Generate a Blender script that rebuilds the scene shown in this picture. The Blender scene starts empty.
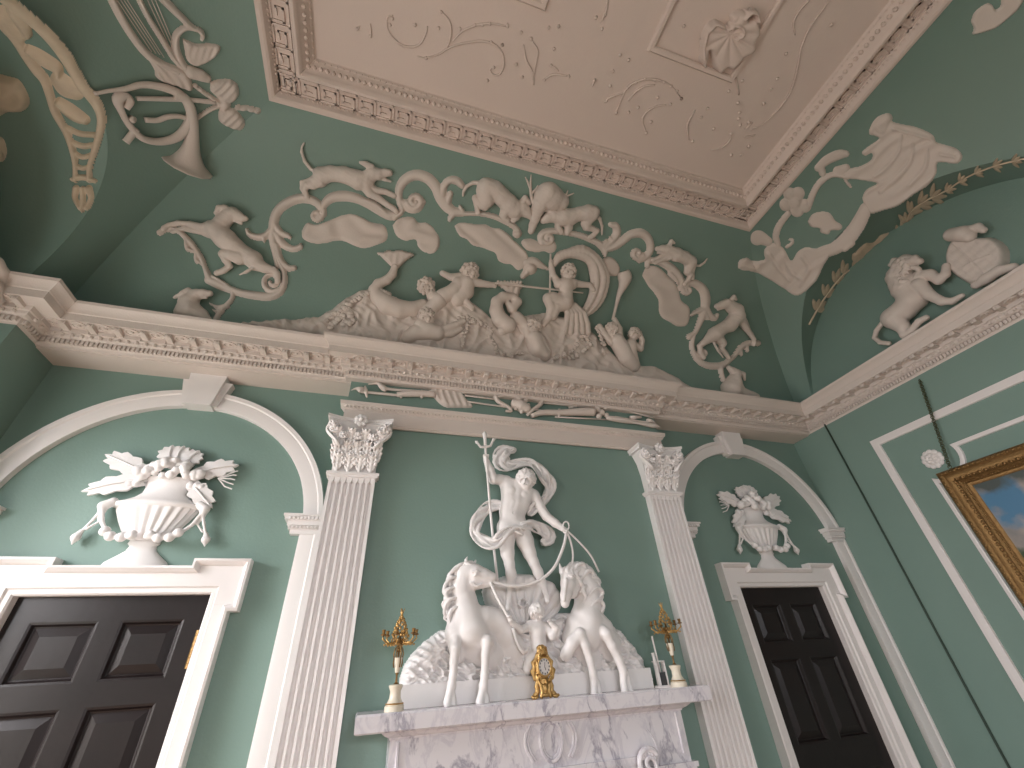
import bpy, bmesh, math, random
import numpy as np
from mathutils import Vector, Matrix
random.seed(7)
SC = bpy.context.scene
COL = SC.collection
F = 416.63
YAW, PIT, ROL = 0.33027, 0.59748, -0.06437
CAM = np.array([-1.13778, -3.42691, 1.6])
def _basis():
    cy, sy, cp, sp = math.cos(YAW), math.sin(YAW), math.cos(PIT), math.sin(PIT)
    fw = np.array([sy*cp, cy*cp, sp]); r = np.array([cy, -sy, 0.]); u = np.cross(r, fw)
    c, s = math.cos(ROL), math.sin(ROL)
    return c*r+s*u, -s*r+c*u, fw
RT, UP, FW = _basis()
def ray(u, v):
    u = np.asarray(u, float)[..., None]; v = np.asarray(v, float)[..., None]
    return FW + RT*((u-512)/F) - UP*((v-384)/F)
def _pl(u, v, ax, val):     # point seen at a pixel on the plane where coordinate ax = val
    d = ray(u, v); return CAM + d*((val-CAM[ax])/d[..., ax:ax+1])
def at(u, v, y): return _pl(u, v, 1, y)
def atx(u, v, x): return _pl(u, v, 0, x)
def atz(u, v, z): return _pl(u, v, 2, z)
def px(P):                  # metres per pixel around P
    return float((np.asarray(P)-CAM) @ FW)/F
def pxr(P):
    d = np.asarray(P)-CAM; c = float(d@FW)/np.linalg.norm(d)
    return px(P)*math.sqrt(c)
# ---- room sizes
XR = 3.655; SB = .24; Z0 = 3.99; ZF = 5.40; CW = 1.31; CH = ZF-Z0; YF = -1.54
RY = -7.4
LUNR = [(-1.87, 3.82, 1.375), (-5.45, 3.82, 1.375)]   # side vaults: centre y, z and radius
LUNL = [(-1.47, 3.99, .86), (-4.70, 3.99, .86)]
WX = -3.96
def cove_d(z):
    h = min(max((z-Z0)/CH, 0), 1)
    lo, hi = 0., 1.
    for _ in range(22):
        s = (lo+hi)/2
        q = .5*math.sqrt(max(0, 1-(1-s)**2)) + .5*(1-(1-s)**2)
        if q < h: lo = s
        else: hi = s
    return CW*(lo+hi)/2
_ZT = np.linspace(Z0-.3, ZF+.2, 400); _DT = np.array([cove_d(z) for z in _ZT])
def gcove(P):
    d = np.interp(P[..., 2], _ZT, _DT)
    w = np.stack((-P[..., 1]-SB-d, XR-P[..., 0]-d, P[..., 0]+XR-d), -1)
    return w.min(-1), w.argmin(-1)
_NX = np.array([(0, -1.), (-1., 0), (1., 0)])
def cnorm(P, k):
    z = P[..., 2]; dd = (np.interp(z+.02, _ZT, _DT)-np.interp(z-.02, _ZT, _DT))/.04
    n = np.concatenate([_NX[k], -dd[..., None]], -1)
    return n/np.linalg.norm(n, axis=-1, keepdims=True)
def cove(u, v, lift=0.):     # the point of the cove seen at a pixel, lifted off the plaster
    d = ray(u, v); d = d/np.linalg.norm(d, axis=-1, keepdims=True)
    t = np.full(d.shape[:-1], 1.2); go = np.ones(t.shape, bool)
    for _ in range(90):
        go = go & (gcove(CAM+d*t[..., None])[0] > lift); t = np.where(go, t+.1, t)
    lo = t-.1; hi = t
    for _ in range(18):
        m = (lo+hi)/2; o = gcove(CAM+d*m[..., None])[0] > lift
        lo = np.where(o, m, lo); hi = np.where(o, hi, m)
    P = CAM+d*hi[..., None]; return P, cnorm(P, gcove(P)[1])
def vault(LY, LZ, LR):       # the curved underside of a side vault
    def f(u, v, lift=0.):
        d = ray(u, v); R = LR-lift; oy, oz = CAM[1]-LY, CAM[2]-LZ
        a = d[..., 1]**2+d[..., 2]**2; b = 2*(oy*d[..., 1]+oz*d[..., 2]); c = oy*oy+oz*oz-R*R
        t = (-b+np.sqrt(np.maximum(b*b-4*a*c, 0)))/(2*a); P = CAM+d*t[..., None]
        n = np.stack([0*t, LY-P[..., 1], LZ-P[..., 2]], -1); return P, n/np.linalg.norm(n, axis=-1, keepdims=True)
    return f
OUTR = [(-1.968, 3.51, 1.59), (-5.35, 3.51, 1.59)]   # where the right vaults break through the cove
def lunette(u, v, lift=0.):  # splayed right vault, between its wall arch and its cove arch
    (y0, z0, r0), (y1, z1, r1) = LUNR[0], OUTR[0]
    t = np.full(np.broadcast(u, v).shape, .5)
    for _ in range(14):
        cy, cz, R = y0+(y1-y0)*t, z0+(z1-z0)*t, r0+(r1-r0)*t-lift
        d = ray(u, v); oy, oz = CAM[1]-cy, CAM[2]-cz
        a = d[..., 1]**2+d[..., 2]**2; b = 2*(oy*d[..., 1]+oz*d[..., 2]); c = oy*oy+oz*oz-R*R
        k = (-b+np.sqrt(np.maximum(b*b-4*a*c, 0)))/(2*a); P = CAM+d*k[..., None]
        sa = (P[..., 2]-cz)/R; dd = np.maximum(np.interp(z1+r1*sa, _ZT, _DT), .05)
        t = .5*t+.5*np.clip((XR-P[..., 0])/dd, -.3, 1.1)
    n = np.stack([0*t, cy-P[..., 1], cz-P[..., 2]], -1); return P, n/np.linalg.norm(n, axis=-1, keepdims=True)
lunetteL = vault(*LUNL[0])
def _flat(ax, val, n):
    n = np.array(n, float)
    def f(u, v, lift=0.):
        P = _pl(u, v, ax, val+n[ax]*lift); return P, np.broadcast_to(n, P.shape)
    return f
def wally(y0): return _flat(1, y0, (0, -1, 0))
def wallx(x0): return _flat(0, x0, (-1, 0, 0))
def ceilz(z0): return _flat(2, z0, (0, 0, -1))
# ---- materials
def mat(name, col, rough=.5, metal=0., bump=0., bscale=40., var=0., vscale=3., coat=0.):
    m = bpy.data.materials.new(name); m.use_nodes = True; nt = m.node_tree; N = nt.nodes; L = nt.links
    b = N['Principled BSDF']; b.inputs['Base Color'].default_value = (*col, 1)
    b.inputs['Roughness'].default_value = rough; b.inputs['Metallic'].default_value = metal
    if coat: b.inputs['Coat Weight'].default_value = coat
    tc = N.new('ShaderNodeTexCoord')
    if var:
        n = N.new('ShaderNodeTexNoise'); n.inputs['Scale'].default_value = vscale; n.inputs['Detail'].default_value = 4
        L.new(tc.outputs['Object'], n.inputs['Vector'])
        r = N.new('ShaderNodeMapRange'); r.inputs[3].default_value = 1-var; r.inputs[4].default_value = 1+var
        L.new(n.outputs['Fac'], r.inputs[0])
        h = N.new('ShaderNodeHueSaturation'); h.inputs['Color'].default_value = (*col, 1)
        L.new(r.outputs[0], h.inputs['Value']); L.new(h.outputs[0], b.inputs['Base Color'])
    if bump:
        n = N.new('ShaderNodeTexNoise'); n.inputs['Scale'].default_value = bscale; n.inputs['Detail'].default_value = 3
        L.new(tc.outputs['Object'], n.inputs['Vector'])
        bp = N.new('ShaderNodeBump'); bp.inputs['Strength'].default_value = bump; bp.inputs['Distance'].default_value = .01
        L.new(n.outputs['Fac'], bp.inputs['Height']); L.new(bp.outputs[0], b.inputs['Normal'])
    return m
M = {}
M['green'] = mat('sage_green_paint', (.188, .285, .248), .55, bump=.12, bscale=60, var=.05, vscale=2)
M['plaster'] = mat('pink_white_plaster', (.66, .585, .54), .6, bump=.15, bscale=70, var=.03)
M['ceiling'] = mat('pink_ceiling_paint', (.66, .555, .505), .65, bump=.08, bscale=50, var=.02)
M['white'] = mat('white_stucco', (.82, .79, .785), .42, bump=.08, bscale=60, var=.02)
M['gloss'] = mat('white_gloss_paint', (.79, .75, .74), .35, bump=.03, bscale=30)
M['door'] = mat('dark_polished_wood', (.014, .009, .009), .36, bump=.1, bscale=25, var=.35, vscale=6)
M['door'].node_tree.nodes['Principled BSDF'].inputs['Specular IOR Level'].default_value = .32
M['void'] = mat('dark_interior_wood', (.012, .008, .007), .5, var=.3)
M['gilt'] = mat('gilt_bronze', (.55, .35, .14), .38, 1., bump=.3, bscale=200, var=.25, vscale=60)
M['bronze'] = mat('dark_bronze', (.25, .15, .06), .4, .9, var=.3, vscale=40)
M['giltwood'] = mat('gilded_frame', (.24, .14, .055), .42, .8, bump=.4, bscale=150, var=.3, vscale=40)
M['cord'] = mat('dark_green_cord', (.035, .06, .045), .7, bump=.3, bscale=300)
M['chain'] = mat('tarnished_chain', (.10, .11, .06), .4, .7)
M['cream'] = mat('cream_porcelain', (.74, .67, .55), .22, var=.05, vscale=20)
M['glass'] = mat('dark_glass', (.05, .05, .055), .08)
M['face'] = mat('clock_face', (.62, .58, .56), .3)
M['black'] = mat('black_metal', (.02, .02, .02), .4)
M['leafb'] = mat('ochre_stucco', (.62, .52, .40), .6, bump=.2, bscale=80, var=.2, vscale=12)
M['floor'] = mat('warm_oak_floor', (.46, .31, .215), .45, bump=.1, bscale=12, var=.3, vscale=5)
def marble():
    m = mat('veined_marble', (.70, .67, .71), .22, coat=.3); nt = m.node_tree; N = nt.nodes; L = nt.links
    b = N['Principled BSDF']; tc = N.new('ShaderNodeTexCoord')
    mp = N.new('ShaderNodeMapping'); mp.inputs['Rotation'].default_value = (0, .75, 0); mp.inputs['Scale'].default_value = (1.5, 1.5, .75)
    L.new(tc.outputs['Object'], mp.inputs[0])
    def vein(scale, lo, hi, dist):
        n = N.new('ShaderNodeTexNoise'); n.inputs['Scale'].default_value = scale; n.inputs['Detail'].default_value = 7
        n.inputs['Roughness'].default_value = .62; n.inputs['Distortion'].default_value = dist
        L.new(mp.outputs[0], n.inputs['Vector'])
        a = N.new('ShaderNodeMath'); a.operation = 'SUBTRACT'; a.inputs[1].default_value = .5; L.new(n.outputs['Fac'], a.inputs[0])
        c = N.new('ShaderNodeMath'); c.operation = 'ABSOLUTE'; L.new(a.outputs[0], c.inputs[0])
        r = N.new('ShaderNodeMapRange'); r.inputs[1].default_value = lo; r.inputs[2].default_value = hi
        L.new(c.outputs[0], r.inputs[0]); return r.outputs[0]
    v1 = vein(1.9, 0, .03, .5); v2 = vein(4.2, 0, .05, .8)
    x1 = N.new('ShaderNodeMix'); x1.data_type = 'RGBA'; x1.inputs[6].default_value = (.36, .34, .40, 1); x1.inputs[7].default_value = (.70, .67, .70, 1)
    L.new(v1, x1.inputs[0])
    x2 = N.new('ShaderNodeMix'); x2.data_type = 'RGBA'; x2.inputs[6].default_value = (.60, .57, .62, 1); L.new(v2, x2.inputs[0]); L.new(x1.outputs[2], x2.inputs[7])
    L.new(x2.outputs[2], b.inputs['Base Color']); return m
M['marble'] = marble()
# ---- object helpers
def link(name, me, m, parent=None):
    o = bpy.data.objects.new(name, me); COL.objects.link(o)
    if m is not None and not me.materials: me.materials.append(M[m] if isinstance(m, str) else m)
    if parent is not None: o.parent = parent
    return o
def mesh(name, V, Fc, m, parent=None, smooth=False, auto=None):
    me = bpy.data.meshes.new(name); me.from_pydata([tuple(map(float, v)) for v in V], [], [tuple(int(i) for i in f) for f in Fc]); me.update()
    if smooth:
        for p in me.polygons: p.use_smooth = True
    if auto: 
        for p in me.polygons: p.use_smooth = True
        me.set_sharp_from_angle(angle=math.radians(auto))
    return link(name, me, m, parent)
def tag(o, label=None, cat=None, group=None, kind=None):
    if label: o['label'] = label
    if cat: o['category'] = cat
    if group: o['group'] = group
    if kind: o['kind'] = kind
    return o
def struct(o): o['kind'] = 'structure'; return o
def empty(name, loc, label, cat, group=None):
    o = bpy.data.objects.new(name, None); COL.objects.link(o); o.location = tuple(map(float, loc)); o.empty_display_size = .05
    return tag(o, label, cat, group)
def adopt(parent, *obs):
    bpy.context.view_layer.update()
    for o in obs:
        o.parent = parent; o.matrix_parent_inverse = Matrix.Translation(-parent.location)
class MB:
    def __init__(s): s.V = []; s.F = []
    def add(s, V, Fc):
        n = len(s.V); s.V += [tuple(map(float, v)) for v in V]; s.F += [tuple(i+n for i in f) for f in Fc]
    def box(s, x0, x1, y0, y1, z0, z1):
        V = [(x, y, z) for x in (x0, x1) for y in (y0, y1) for z in (z0, z1)]
        s.add(V, [(0, 1, 3, 2), (4, 6, 7, 5), (0, 4, 5, 1), (2, 3, 7, 6), (0, 2, 6, 4), (1, 5, 7, 3)])
    def prism(s, pts, a, b, ax):   # polygon pts in the plane of the two other axes, from a to b along ax
        n = len(pts); V = []
        for t in (a, b):
            for p in pts:
                q = list(p); q.insert(ax, t); V.append(q)
        s.add(V, [tuple(range(n)), tuple(range(2*n-1, n-1, -1))]+[(i, (i+1) % n+0, (i+1) % n+n, i+n) for i in range(n)])
    def sweep(s, path, prof, closed=False):
        """profile (proj, z) along a plan polyline (x, y); proj goes to the LEFT of travel; mitred"""
        n = len(path); k = len(prof); P = [np.array(p, float) for p in path]; V = []
        for i in range(n):
            d0 = P[i]-P[i-1] if (i > 0 or closed) else P[1]-P[0]
            d1 = P[(i+1) % n]-P[i] if (i < n-1 or closed) else P[i]-P[i-1]
            d0 = d0/np.linalg.norm(d0); d1 = d1/np.linalg.norm(d1)
            n0 = np.array([-d0[1], d0[0]]); n1 = np.array([-d1[1], d1[0]])
            m = (n0+n1); m = m/(m@n0) if m@n0 > 1e-6 else n0
            for (q, z) in prof: V.append((P[i][0]+m[0]*q, P[i][1]+m[1]*q, z))
        Fc = []
        for i in range(n if closed else n-1):
            j = (i+1) % n
            for a in range(k-1): Fc.append((i*k+a, j*k+a, j*k+a+1, i*k+a+1))
        if not closed: Fc += [tuple(range(k)), tuple(range((n-1)*k+k-1, (n-1)*k-1, -1))]
        s.add(V, Fc)
    def lathe(s, prof, c=(0, 0, 0), n=24, sx=1, sy=1, a0=0, a1=2*math.pi, lobes=0, amp=0):
        V = []; k = len(prof); full = abs(a1-a0-2*math.pi) < 1e-6
        for j in range(n if full else n+1):
            a = a0+(a1-a0)*j/n
            for e in prof:
                r, z = e[0], e[1]; w = e[2] if len(e) > 2 else 0
                r = r*(1+w*amp*math.cos(lobes*a))
                V.append((c[0]+r*math.cos(a)*sx, c[1]+r*math.sin(a)*sy, c[2]+z))
        Fc = []
        for j in range(n):
            q = (j+1) % n if full else j+1
            for a in range(k-1): Fc.append((j*k+a, q*k+a, q*k+a+1, j*k+a+1))
        s.add(V, Fc)
    def tube(s, pts, rad, n=8, cap=True, flat=1., up=None):
        P = [np.array(p, float) for p in pts]; m = len(P)
        if not hasattr(rad, '__len__'): rad = [rad]*m
        T = [P[min(i+1, m-1)]-P[max(i-1, 0)] for i in range(m)]; T = [t/(np.linalg.norm(t)+1e-12) for t in T]
        u = np.array(up, float) if up is not None else (np.array([0, 0, 1.]) if abs(T[0][2]) < .9 else np.array([1., 0, 0]))
        V = []
        for i in range(m):
            a = u-T[i]*(u@T[i]); a /= (np.linalg.norm(a)+1e-12); b = np.cross(T[i], a)
            if up is None: u = a
            for j in range(n):
                t = 2*math.pi*j/n; V.append(P[i]+(a*math.cos(t)*flat+b*math.sin(t))*rad[i])
        Fc = [(i*n+j, i*n+(j+1) % n, (i+1)*n+(j+1) % n, (i+1)*n+j) for i in range(m-1) for j in range(n)]
        if cap: Fc += [tuple(range(n-1, -1, -1)), tuple(range((m-1)*n, m*n))]
        s.add(V, Fc)
    def ball(s, c, r, n=10, sc=(1, 1, 1)):
        V = []; h = n//2
        for i in range(h+1):
            t = math.pi*i/h
            for j in range(n):
                a = 2*math.pi*j/n
                V.append((c[0]+r*sc[0]*math.sin(t)*math.cos(a), c[1]+r*sc[1]*math.sin(t)*math.sin(a), c[2]+r*sc[2]*math.cos(t)))
        s.add(V, [(i*n+j, (i+1)*n+j, (i+1)*n+(j+1) % n, i*n+(j+1) % n) for i in range(h) for j in range(n)])
    def build(s, name, m, parent=None, smooth=False, auto=None):
        o = mesh(name, s.V, s.F, m, parent, smooth, auto)
        bm = bmesh.new(); bm.from_mesh(o.data); bmesh.ops.remove_doubles(bm, verts=bm.verts, dist=1e-6)
        bmesh.ops.dissolve_degenerate(bm, edges=bm.edges, dist=1e-6)
        bmesh.ops.recalc_face_normals(bm, faces=bm.faces); bm.to_mesh(o.data); bm.free()
        if auto: o.data.set_sharp_from_angle(angle=math.radians(auto))
        return o
def spline(pts, k=6):       # Catmull-Rom through rows of numbers
    P = [np.array(p, float) for p in pts]
    if len(P) < 3: return [P[0]+(P[-1]-P[0])*i/k for i in range(k+1)]
    Q = [2*P[0]-P[1]]+P+[2*P[-1]-P[-2]]; out = []
    for i in range(1, len(Q)-2):
        a, b, c, d = Q[i-1:i+3]
        for j in range(k):
            t = j/k; out.append(.5*(2*b+(c-a)*t+(2*a-5*b+4*c-d)*t*t+(3*b-a-3*c+d)*t**3))
    return out+[P[-1]]
# ---- solid modelling: smooth union of tapered capsules, meshed by surface nets
def noise3(P, s, seed=0):
    q = P*s+seed*7.13
    return (np.sin(q[..., 0]*1.7+1.3*np.sin(q[..., 1]*1.1+q[..., 2]))+np.sin(q[..., 1]*2.1+1.7*np.sin(q[..., 2]*1.3+q[..., 0]*.7))+np.sin(q[..., 2]*1.9+1.5*np.sin(q[..., 0]*.9-q[..., 1])))/3
class Blob:
    """prims: ('c', A, B, ra, rb) capsule, ('e', C, (a,b,c) radii, R 3x3 or None) ellipsoid; sign -1 carves"""
    def __init__(s, k=.02): s.p = []; s.k = k; s.tex = None
    def cap(s, A, B, ra, rb=None, k=None, sub=False): s.p.append(('c', np.array(A, float), np.array(B, float), ra, ra if rb is None else rb, k, sub)); return s
    def chain(s, pts, rad, k=None):
        for i in range(len(pts)-1): s.cap(pts[i], pts[i+1], rad[i], rad[i+1], k)
        return s
    def ell(s, C, r, R=None, k=None, sub=False): s.p.append(('e', np.array(C, float), np.array(r, float), R, None, k, sub)); return s
    def build(s, name, m, parent=None, vox=.007):
        lo = np.full(3, 1e9); hi = -lo
        bb = []
        for q in s.p:
            if q[0] == 'c': r = max(q[3], q[4]); a = np.minimum(q[1], q[2])-r; b = np.maximum(q[1], q[2])+r
            else: r = max(q[2]); a = q[1]-r; b = q[1]+r
            bb.append((a, b))
            if not q[6]: lo = np.minimum(lo, a); hi = np.maximum(hi, b)
        lo = lo-3*vox; hi = hi+3*vox
        n = np.ceil((hi-lo)/vox).astype(int)+1
        D = np.full(n, .12, np.float32)
        ax = [lo[i]+vox*np.arange(n[i]) for i in range(3)]
        for q, (a, b) in zip(s.p, bb):
            k = s.k if q[5] is None else q[5]; mg = k*1.2+2.5*vox
            i0 = np.maximum(np.floor((a-mg-lo)/vox).astype(int), 0); i1 = np.minimum(np.ceil((b+mg-lo)/vox).astype(int)+1, n)
            if np.any(i1 <= i0): continue
            sl = tuple(slice(i0[i], i1[i]) for i in range(3))
            X = np.stack(np.meshgrid(*[ax[i][sl[i]] for i in range(3)], indexing='ij'), -1)
            if q[0] == 'c':
                A, B = q[1], q[2]; ab = B-A; L2 = ab@ab+1e-12
                t = np.clip(((X-A)@ab)/L2, 0, 1); d = np.linalg.norm(X-A-t[..., None]*ab, axis=-1)-(q[3]+(q[4]-q[3])*t)
            else:
                Y = X-q[1]
                if q[3] is not None: Y = Y@np.asarray(q[3]).T
                kk = np.linalg.norm(Y/q[2], axis=-1); k1 = np.linalg.norm(Y/(q[2]**2), axis=-1)+1e-9
                d = kk*(kk-1)/k1
            o = D[sl]
            if q[6]:
                h = np.clip(.5-.5*(o+d)/k, 0, 1) if k > 0 else None
                D[sl] = o*(1-h)+(-d)*h+k*h*(1-h)
            elif k > 0:
                h = np.clip(.5+.5*(o-d)/k, 0, 1); D[sl] = o*(1-h)+d*h-k*h*(1-h)
            else: D[sl] = np.minimum(o, d)
        if s.tex is not None:
            X = np.stack(np.meshgrid(*ax, indexing='ij'), -1); D = D-s.tex(X).astype(np.float32)
        D[0] = D[-1] = .1; D[:, 0] = D[:, -1] = .1; D[:, :, 0] = D[:, :, -1] = .1
        V, Q = nets(D, lo, vox)
        return quads(name, V, Q, m, parent)
def nets(D, lo, vox):
    S = D < 0; nx, ny, nz = D.shape
    c = [S[i:nx-1+i, j:ny-1+j, k:nz-1+k] for i in (0, 1) for j in (0, 1) for k in (0, 1)]
    sm = sum(x.astype(np.int8) for x in c); act = (sm > 0) & (sm < 8)
    idx = -np.ones(act.shape, np.int64); I = np.argwhere(act); idx[act] = np.arange(len(I))
    acc = np.zeros((len(I), 3)); cnt = np.zeros(len(I))
    cr = [(i, j, k) for i in (0, 1) for j in (0, 1) for k in (0, 1)]
    dv = {q: D[I[:, 0]+q[0], I[:, 1]+q[1], I[:, 2]+q[2]] for q in cr}
    for a in cr:
        for e in range(3):
            if a[e]: continue
            b = list(a); b[e] = 1; b = tuple(b); da, db = dv[a], dv[b]; w = (da < 0) != (db < 0)
            t = np.where(w, da/np.where(w, da-db, 1), 0)
            p = np.array(a, float)[None]+0*acc; p[:, e] += t
            acc += p*w[:, None]; cnt += w
    V = lo+vox*(I+acc/cnt[:, None]); Q = []
    for e in range(3):
        sl0 = [slice(None)]*3; sl1 = [slice(None)]*3; sl0[e] = slice(0, -1); sl1[e] = slice(1, None)
        a = S[tuple(sl0)]; b = S[tuple(sl1)]; X = np.argwhere(a != b)
        o1, o2 = (e+1) % 3, (e+2) % 3
        X = X[(X[:, o1] > 0) & (X[:, o2] > 0) & (X[:, o1] < D.shape[o1]-1) & (X[:, o2] < D.shape[o2]-1)]
        fl = a[X[:, 0], X[:, 1], X[:, 2]]
        def g(d1, d2):
            Y = X.copy(); Y[:, o1] -= d1; Y[:, o2] -= d2; return idx[Y[:, 0], Y[:, 1], Y[:, 2]]
        q = np.stack([g(1, 1), g(0, 1), g(0, 0), g(1, 0)], 1)
        q[~fl] = q[~fl][:, ::-1]; Q.append(q)
    Q = np.concatenate(Q); Q = Q[(Q >= 0).all(1)]
    return V, Q
def quads(name, V, Q, m, parent=None, smooth=True):
    me = bpy.data.meshes.new(name); V = np.asarray(V, np.float32); Q = np.asarray(Q, np.int32)
    me.vertices.add(len(V)); me.vertices.foreach_set('co', V.ravel())
    me.loops.add(Q.size); me.loops.foreach_set('vertex_index', Q.ravel())
    me.polygons.add(len(Q)); me.polygons.foreach_set('loop_start', np.arange(0, Q.size, Q.shape[1], dtype=np.int32))
    me.update(calc_edges=True); me.validate()
    me.polygons.foreach_set('use_smooth', np.ones(len(me.polygons), bool) if smooth else np.zeros(len(me.polygons), bool))
    return link(name, me, m, parent)
# ---- bas-relief: height over a plaster surface, from drawn strokes and outlines
def relief(name, m, surf, strokes=(), polys=(), fold=None, parent=None, step=1.0, lift=0.):
    """strokes: (pts[(u,v,r)], height m, sharpness p); polys: (pts, height, edge px); heights are real metres off the surface"""
    pts = [q[:2] for s in strokes for q in s[0]]+[q for s in polys for q in s[0]]
    rm = max([q[2] for s in strokes for q in s[0]]+[3])
    P = np.array(pts, float); lo = P.min(0)-rm-3; hi = P.max(0)+rm+3
    U = np.arange(lo[0], hi[0], step); W = np.arange(lo[1], hi[1], step)
    UU, VV = np.meshgrid(U, W, indexing='ij'); H = np.full(UU.shape, -.02)
    for q in strokes:
        pt, h, p = q[0], q[1], (q[2] if len(q) > 2 else 2)
        pt = spline(pt, 5) if len(pt) > 2 else [np.array(x, float) for x in pt]
        best = np.full(UU.shape, 9.)
        for a, b in zip(pt[:-1], pt[1:]):
            ab = b[:2]-a[:2]; L = ab@ab+1e-9
            t = np.clip(((UU-a[0])*ab[0]+(VV-a[1])*ab[1])/L, 0, 1)
            d = np.hypot(UU-a[0]-t*ab[0], VV-a[1]-t*ab[1])/np.maximum(a[2]+(b[2]-a[2])*t, .3)
            best = np.minimum(best, d)
        if len(pt) == 1: best = np.hypot(UU-pt[0][0], VV-pt[0][1])/pt[0][2]
        hh = h*(1-np.minimum(best, 1.6)**p)
        H = np.maximum(H, np.clip(hh, -.02, None))
    for q in polys:
        pt, h, e = q[0], q[1], q[2]
        pt = np.array(pt, float)
        if len(q) < 4: pt = np.array(spline(list(pt)+[pt[0]], 5)[:-1])
        ins = np.zeros(UU.shape, bool); dist = np.full(UU.shape, 1e9)
        for a, b in zip(pt, np.roll(pt, -1, 0)):
            c = ((a[1] > VV) != (b[1] > VV)); xs = (b[0]-a[0])*(VV-a[1])/(b[1]-a[1]+1e-12)+a[0]
            ins ^= c & (UU < xs)
            ab = b-a; t = np.clip(((UU-a[0])*ab[0]+(VV-a[1])*ab[1])/(ab@ab+1e-9), 0, 1)
            dist = np.minimum(dist, np.hypot(UU-a[0]-t*ab[0], VV-a[1]-t*ab[1]))
        sd = np.where(ins, dist, -dist)
        x = np.clip(sd/e, -1, 1)
        hh = np.where(x > 0, h*np.sqrt(np.clip(1-(1-x)**2, 0, 1)), .02*x*2)
        H = np.maximum(H, hh)
    if fold is not None: H = np.where(H > 0, H+fold(UU, VV)*np.clip(H/.01, 0, 1), H)
    A = H > -.018
    cell = A[:-1, :-1] & A[1:, :-1] & A[1:, 1:] & A[:-1, 1:]
    pos = (H[:-1, :-1] > 0) | (H[1:, :-1] > 0) | (H[1:, 1:] > 0) | (H[:-1, 1:] > 0)
    cell &= pos
    use = np.zeros(A.shape, bool)
    use[:-1, :-1] |= cell; use[1:, :-1] |= cell; use[1:, 1:] |= cell; use[:-1, 1:] |= cell
    idx = -np.ones(A.shape, int); I = np.argwhere(use); idx[use] = np.arange(len(I))
    Pt, n = surf(UU[use], VV[use], lift); V = Pt+n*(np.maximum(H[use], -.006)-lift)[:, None]
    C = np.argwhere(cell); i, j = C[:, 0], C[:, 1]
    Q = np.stack([idx[i, j], idx[i, j+1], idx[i+1, j+1], idx[i+1, j]], 1)
    return quads(name, V, Q, m, parent)

def conv(ox, oy, sc):        # reader for points noted on an enlarged detail
    def f(*pts): return [(ox+p[0]/sc, oy+p[1]/sc)+tuple(p[2:]) for p in pts]
    return f
def figure(name, m, surf, chains, parent=None, k=.015, vox=.0065, ks=None, tex=None, extra=None):
    """solid figure built from limb chains; each joint is (u, v, lift m, radius px)"""
    B = Blob(k)
    for ch in chains:
        kk = None
        if isinstance(ch, tuple): kk, ch = ch
        P = []; R = []
        for u, v, l, r in ch:
            q = surf(u, v, l)[0]; P.append(q); R.append(max(r*pxr(q), .0045))
        if len(P) == 1: B.ell(P[0], (R[0],)*3, k=kk)
        else: B.chain(P, R, kk)
    if extra: extra(B)
    B.tex = tex
    return B.build(name, m, parent, vox)
def stub(P, r=.02):
    return P
def pipes(name, m, surf, lines, parent=None, n=8, k=5, flat=1.):
    """slender tubes along drawn lines; each point is (u, v, lift m, radius px)"""
    q = MB()
    for ln in lines:
        pts = spline(ln, k) if len(ln) > 2 else [np.array(p, float) for p in ln]
        P = [surf(p[0], p[1], p[2])[0] for p in pts]; R = [max(p[3], .25)*px(P[i]) for i, p in enumerate(pts)]
        q.tube(P, R, n, flat=flat)
    return q.build(name, m, parent, smooth=True)

_rf = random.Random(99); _W = [(_rf.uniform(0, 6.28), _rf.uniform(.7, 1.5), _rf.uniform(0, 6.28)) for _ in range(9)]
def nf(U, V, s, o=0):        # smooth irregular pattern, about -1..1
    t = 0
    for i in range(4):
        a, f, p = _W[(i*2+o) % 9]; t = t+np.sin((U*math.cos(a)+V*math.sin(a))*f*s+p+1.1*np.sin((U*math.sin(a+1)-V*math.cos(a+2))*s*.6+o))
    return t/3.
def ridge(U, V, s, o=0): return 1-2*np.abs(nf(U, V, s, o))
def drape(ang, wl, amp):     # folds running across direction ang, wandering
    def f(U, V):
        w = 1.6*nf(U, V, .09, 2); return amp*np.sin((U*math.cos(ang)+V*math.sin(ang))*6.28/wl+w*1.6)*(.55+.45*nf(U, V, .12, 4))
    return f
# ================= the room shell
bw = MB(); bw.box(-4.4, 4.2, .12, .3, -.02, 3.75)
for c in (-2.607, 2.607):      # bays with a door opening each
    L_, R_ = (-4.4, -1.50) if c < 0 else (1.50, 4.2)
    bw.box(L_, c-.5, 0, .12, -.02, 3.75); bw.box(c+.5, R_, 0, .12, -.02, 3.75); bw.box(c-.5, c+.5, 0, .12, 2.10, 3.75)
bw.box(-4.4, 4.2, .001, .3, 3.74, Z0+.3)
bw.box(-1.50, 1.50, -.20, .12, 1.0, 3.75)     # chimney breast
bw.box(-1.50, -.5, -.20, .12, -.02, 1.0); bw.box(.5, 1.50, -.20, .12, -.02, 1.0)
struct(bw.build('wall_back', 'green'))
wr = MB(); wr.box(XR, XR+.3, RY, .3, -.02, Z0+1.5)
struct(wr.build('wall_right', 'green'))
wl = MB(); W0, W1, WB, WT = -.64, -2.30, .55, 3.2
REC = [(-.45, -2.49), (-3.72, -5.68)]; WIN = [(W0, W1), (-3.9, -5.5)]
for (a, b) in ((.3, -.45), (-2.49, -3.72), (-5.68, RY)): wl.box(WX-.3, -XR, b, a, -.02, Z0)
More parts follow.
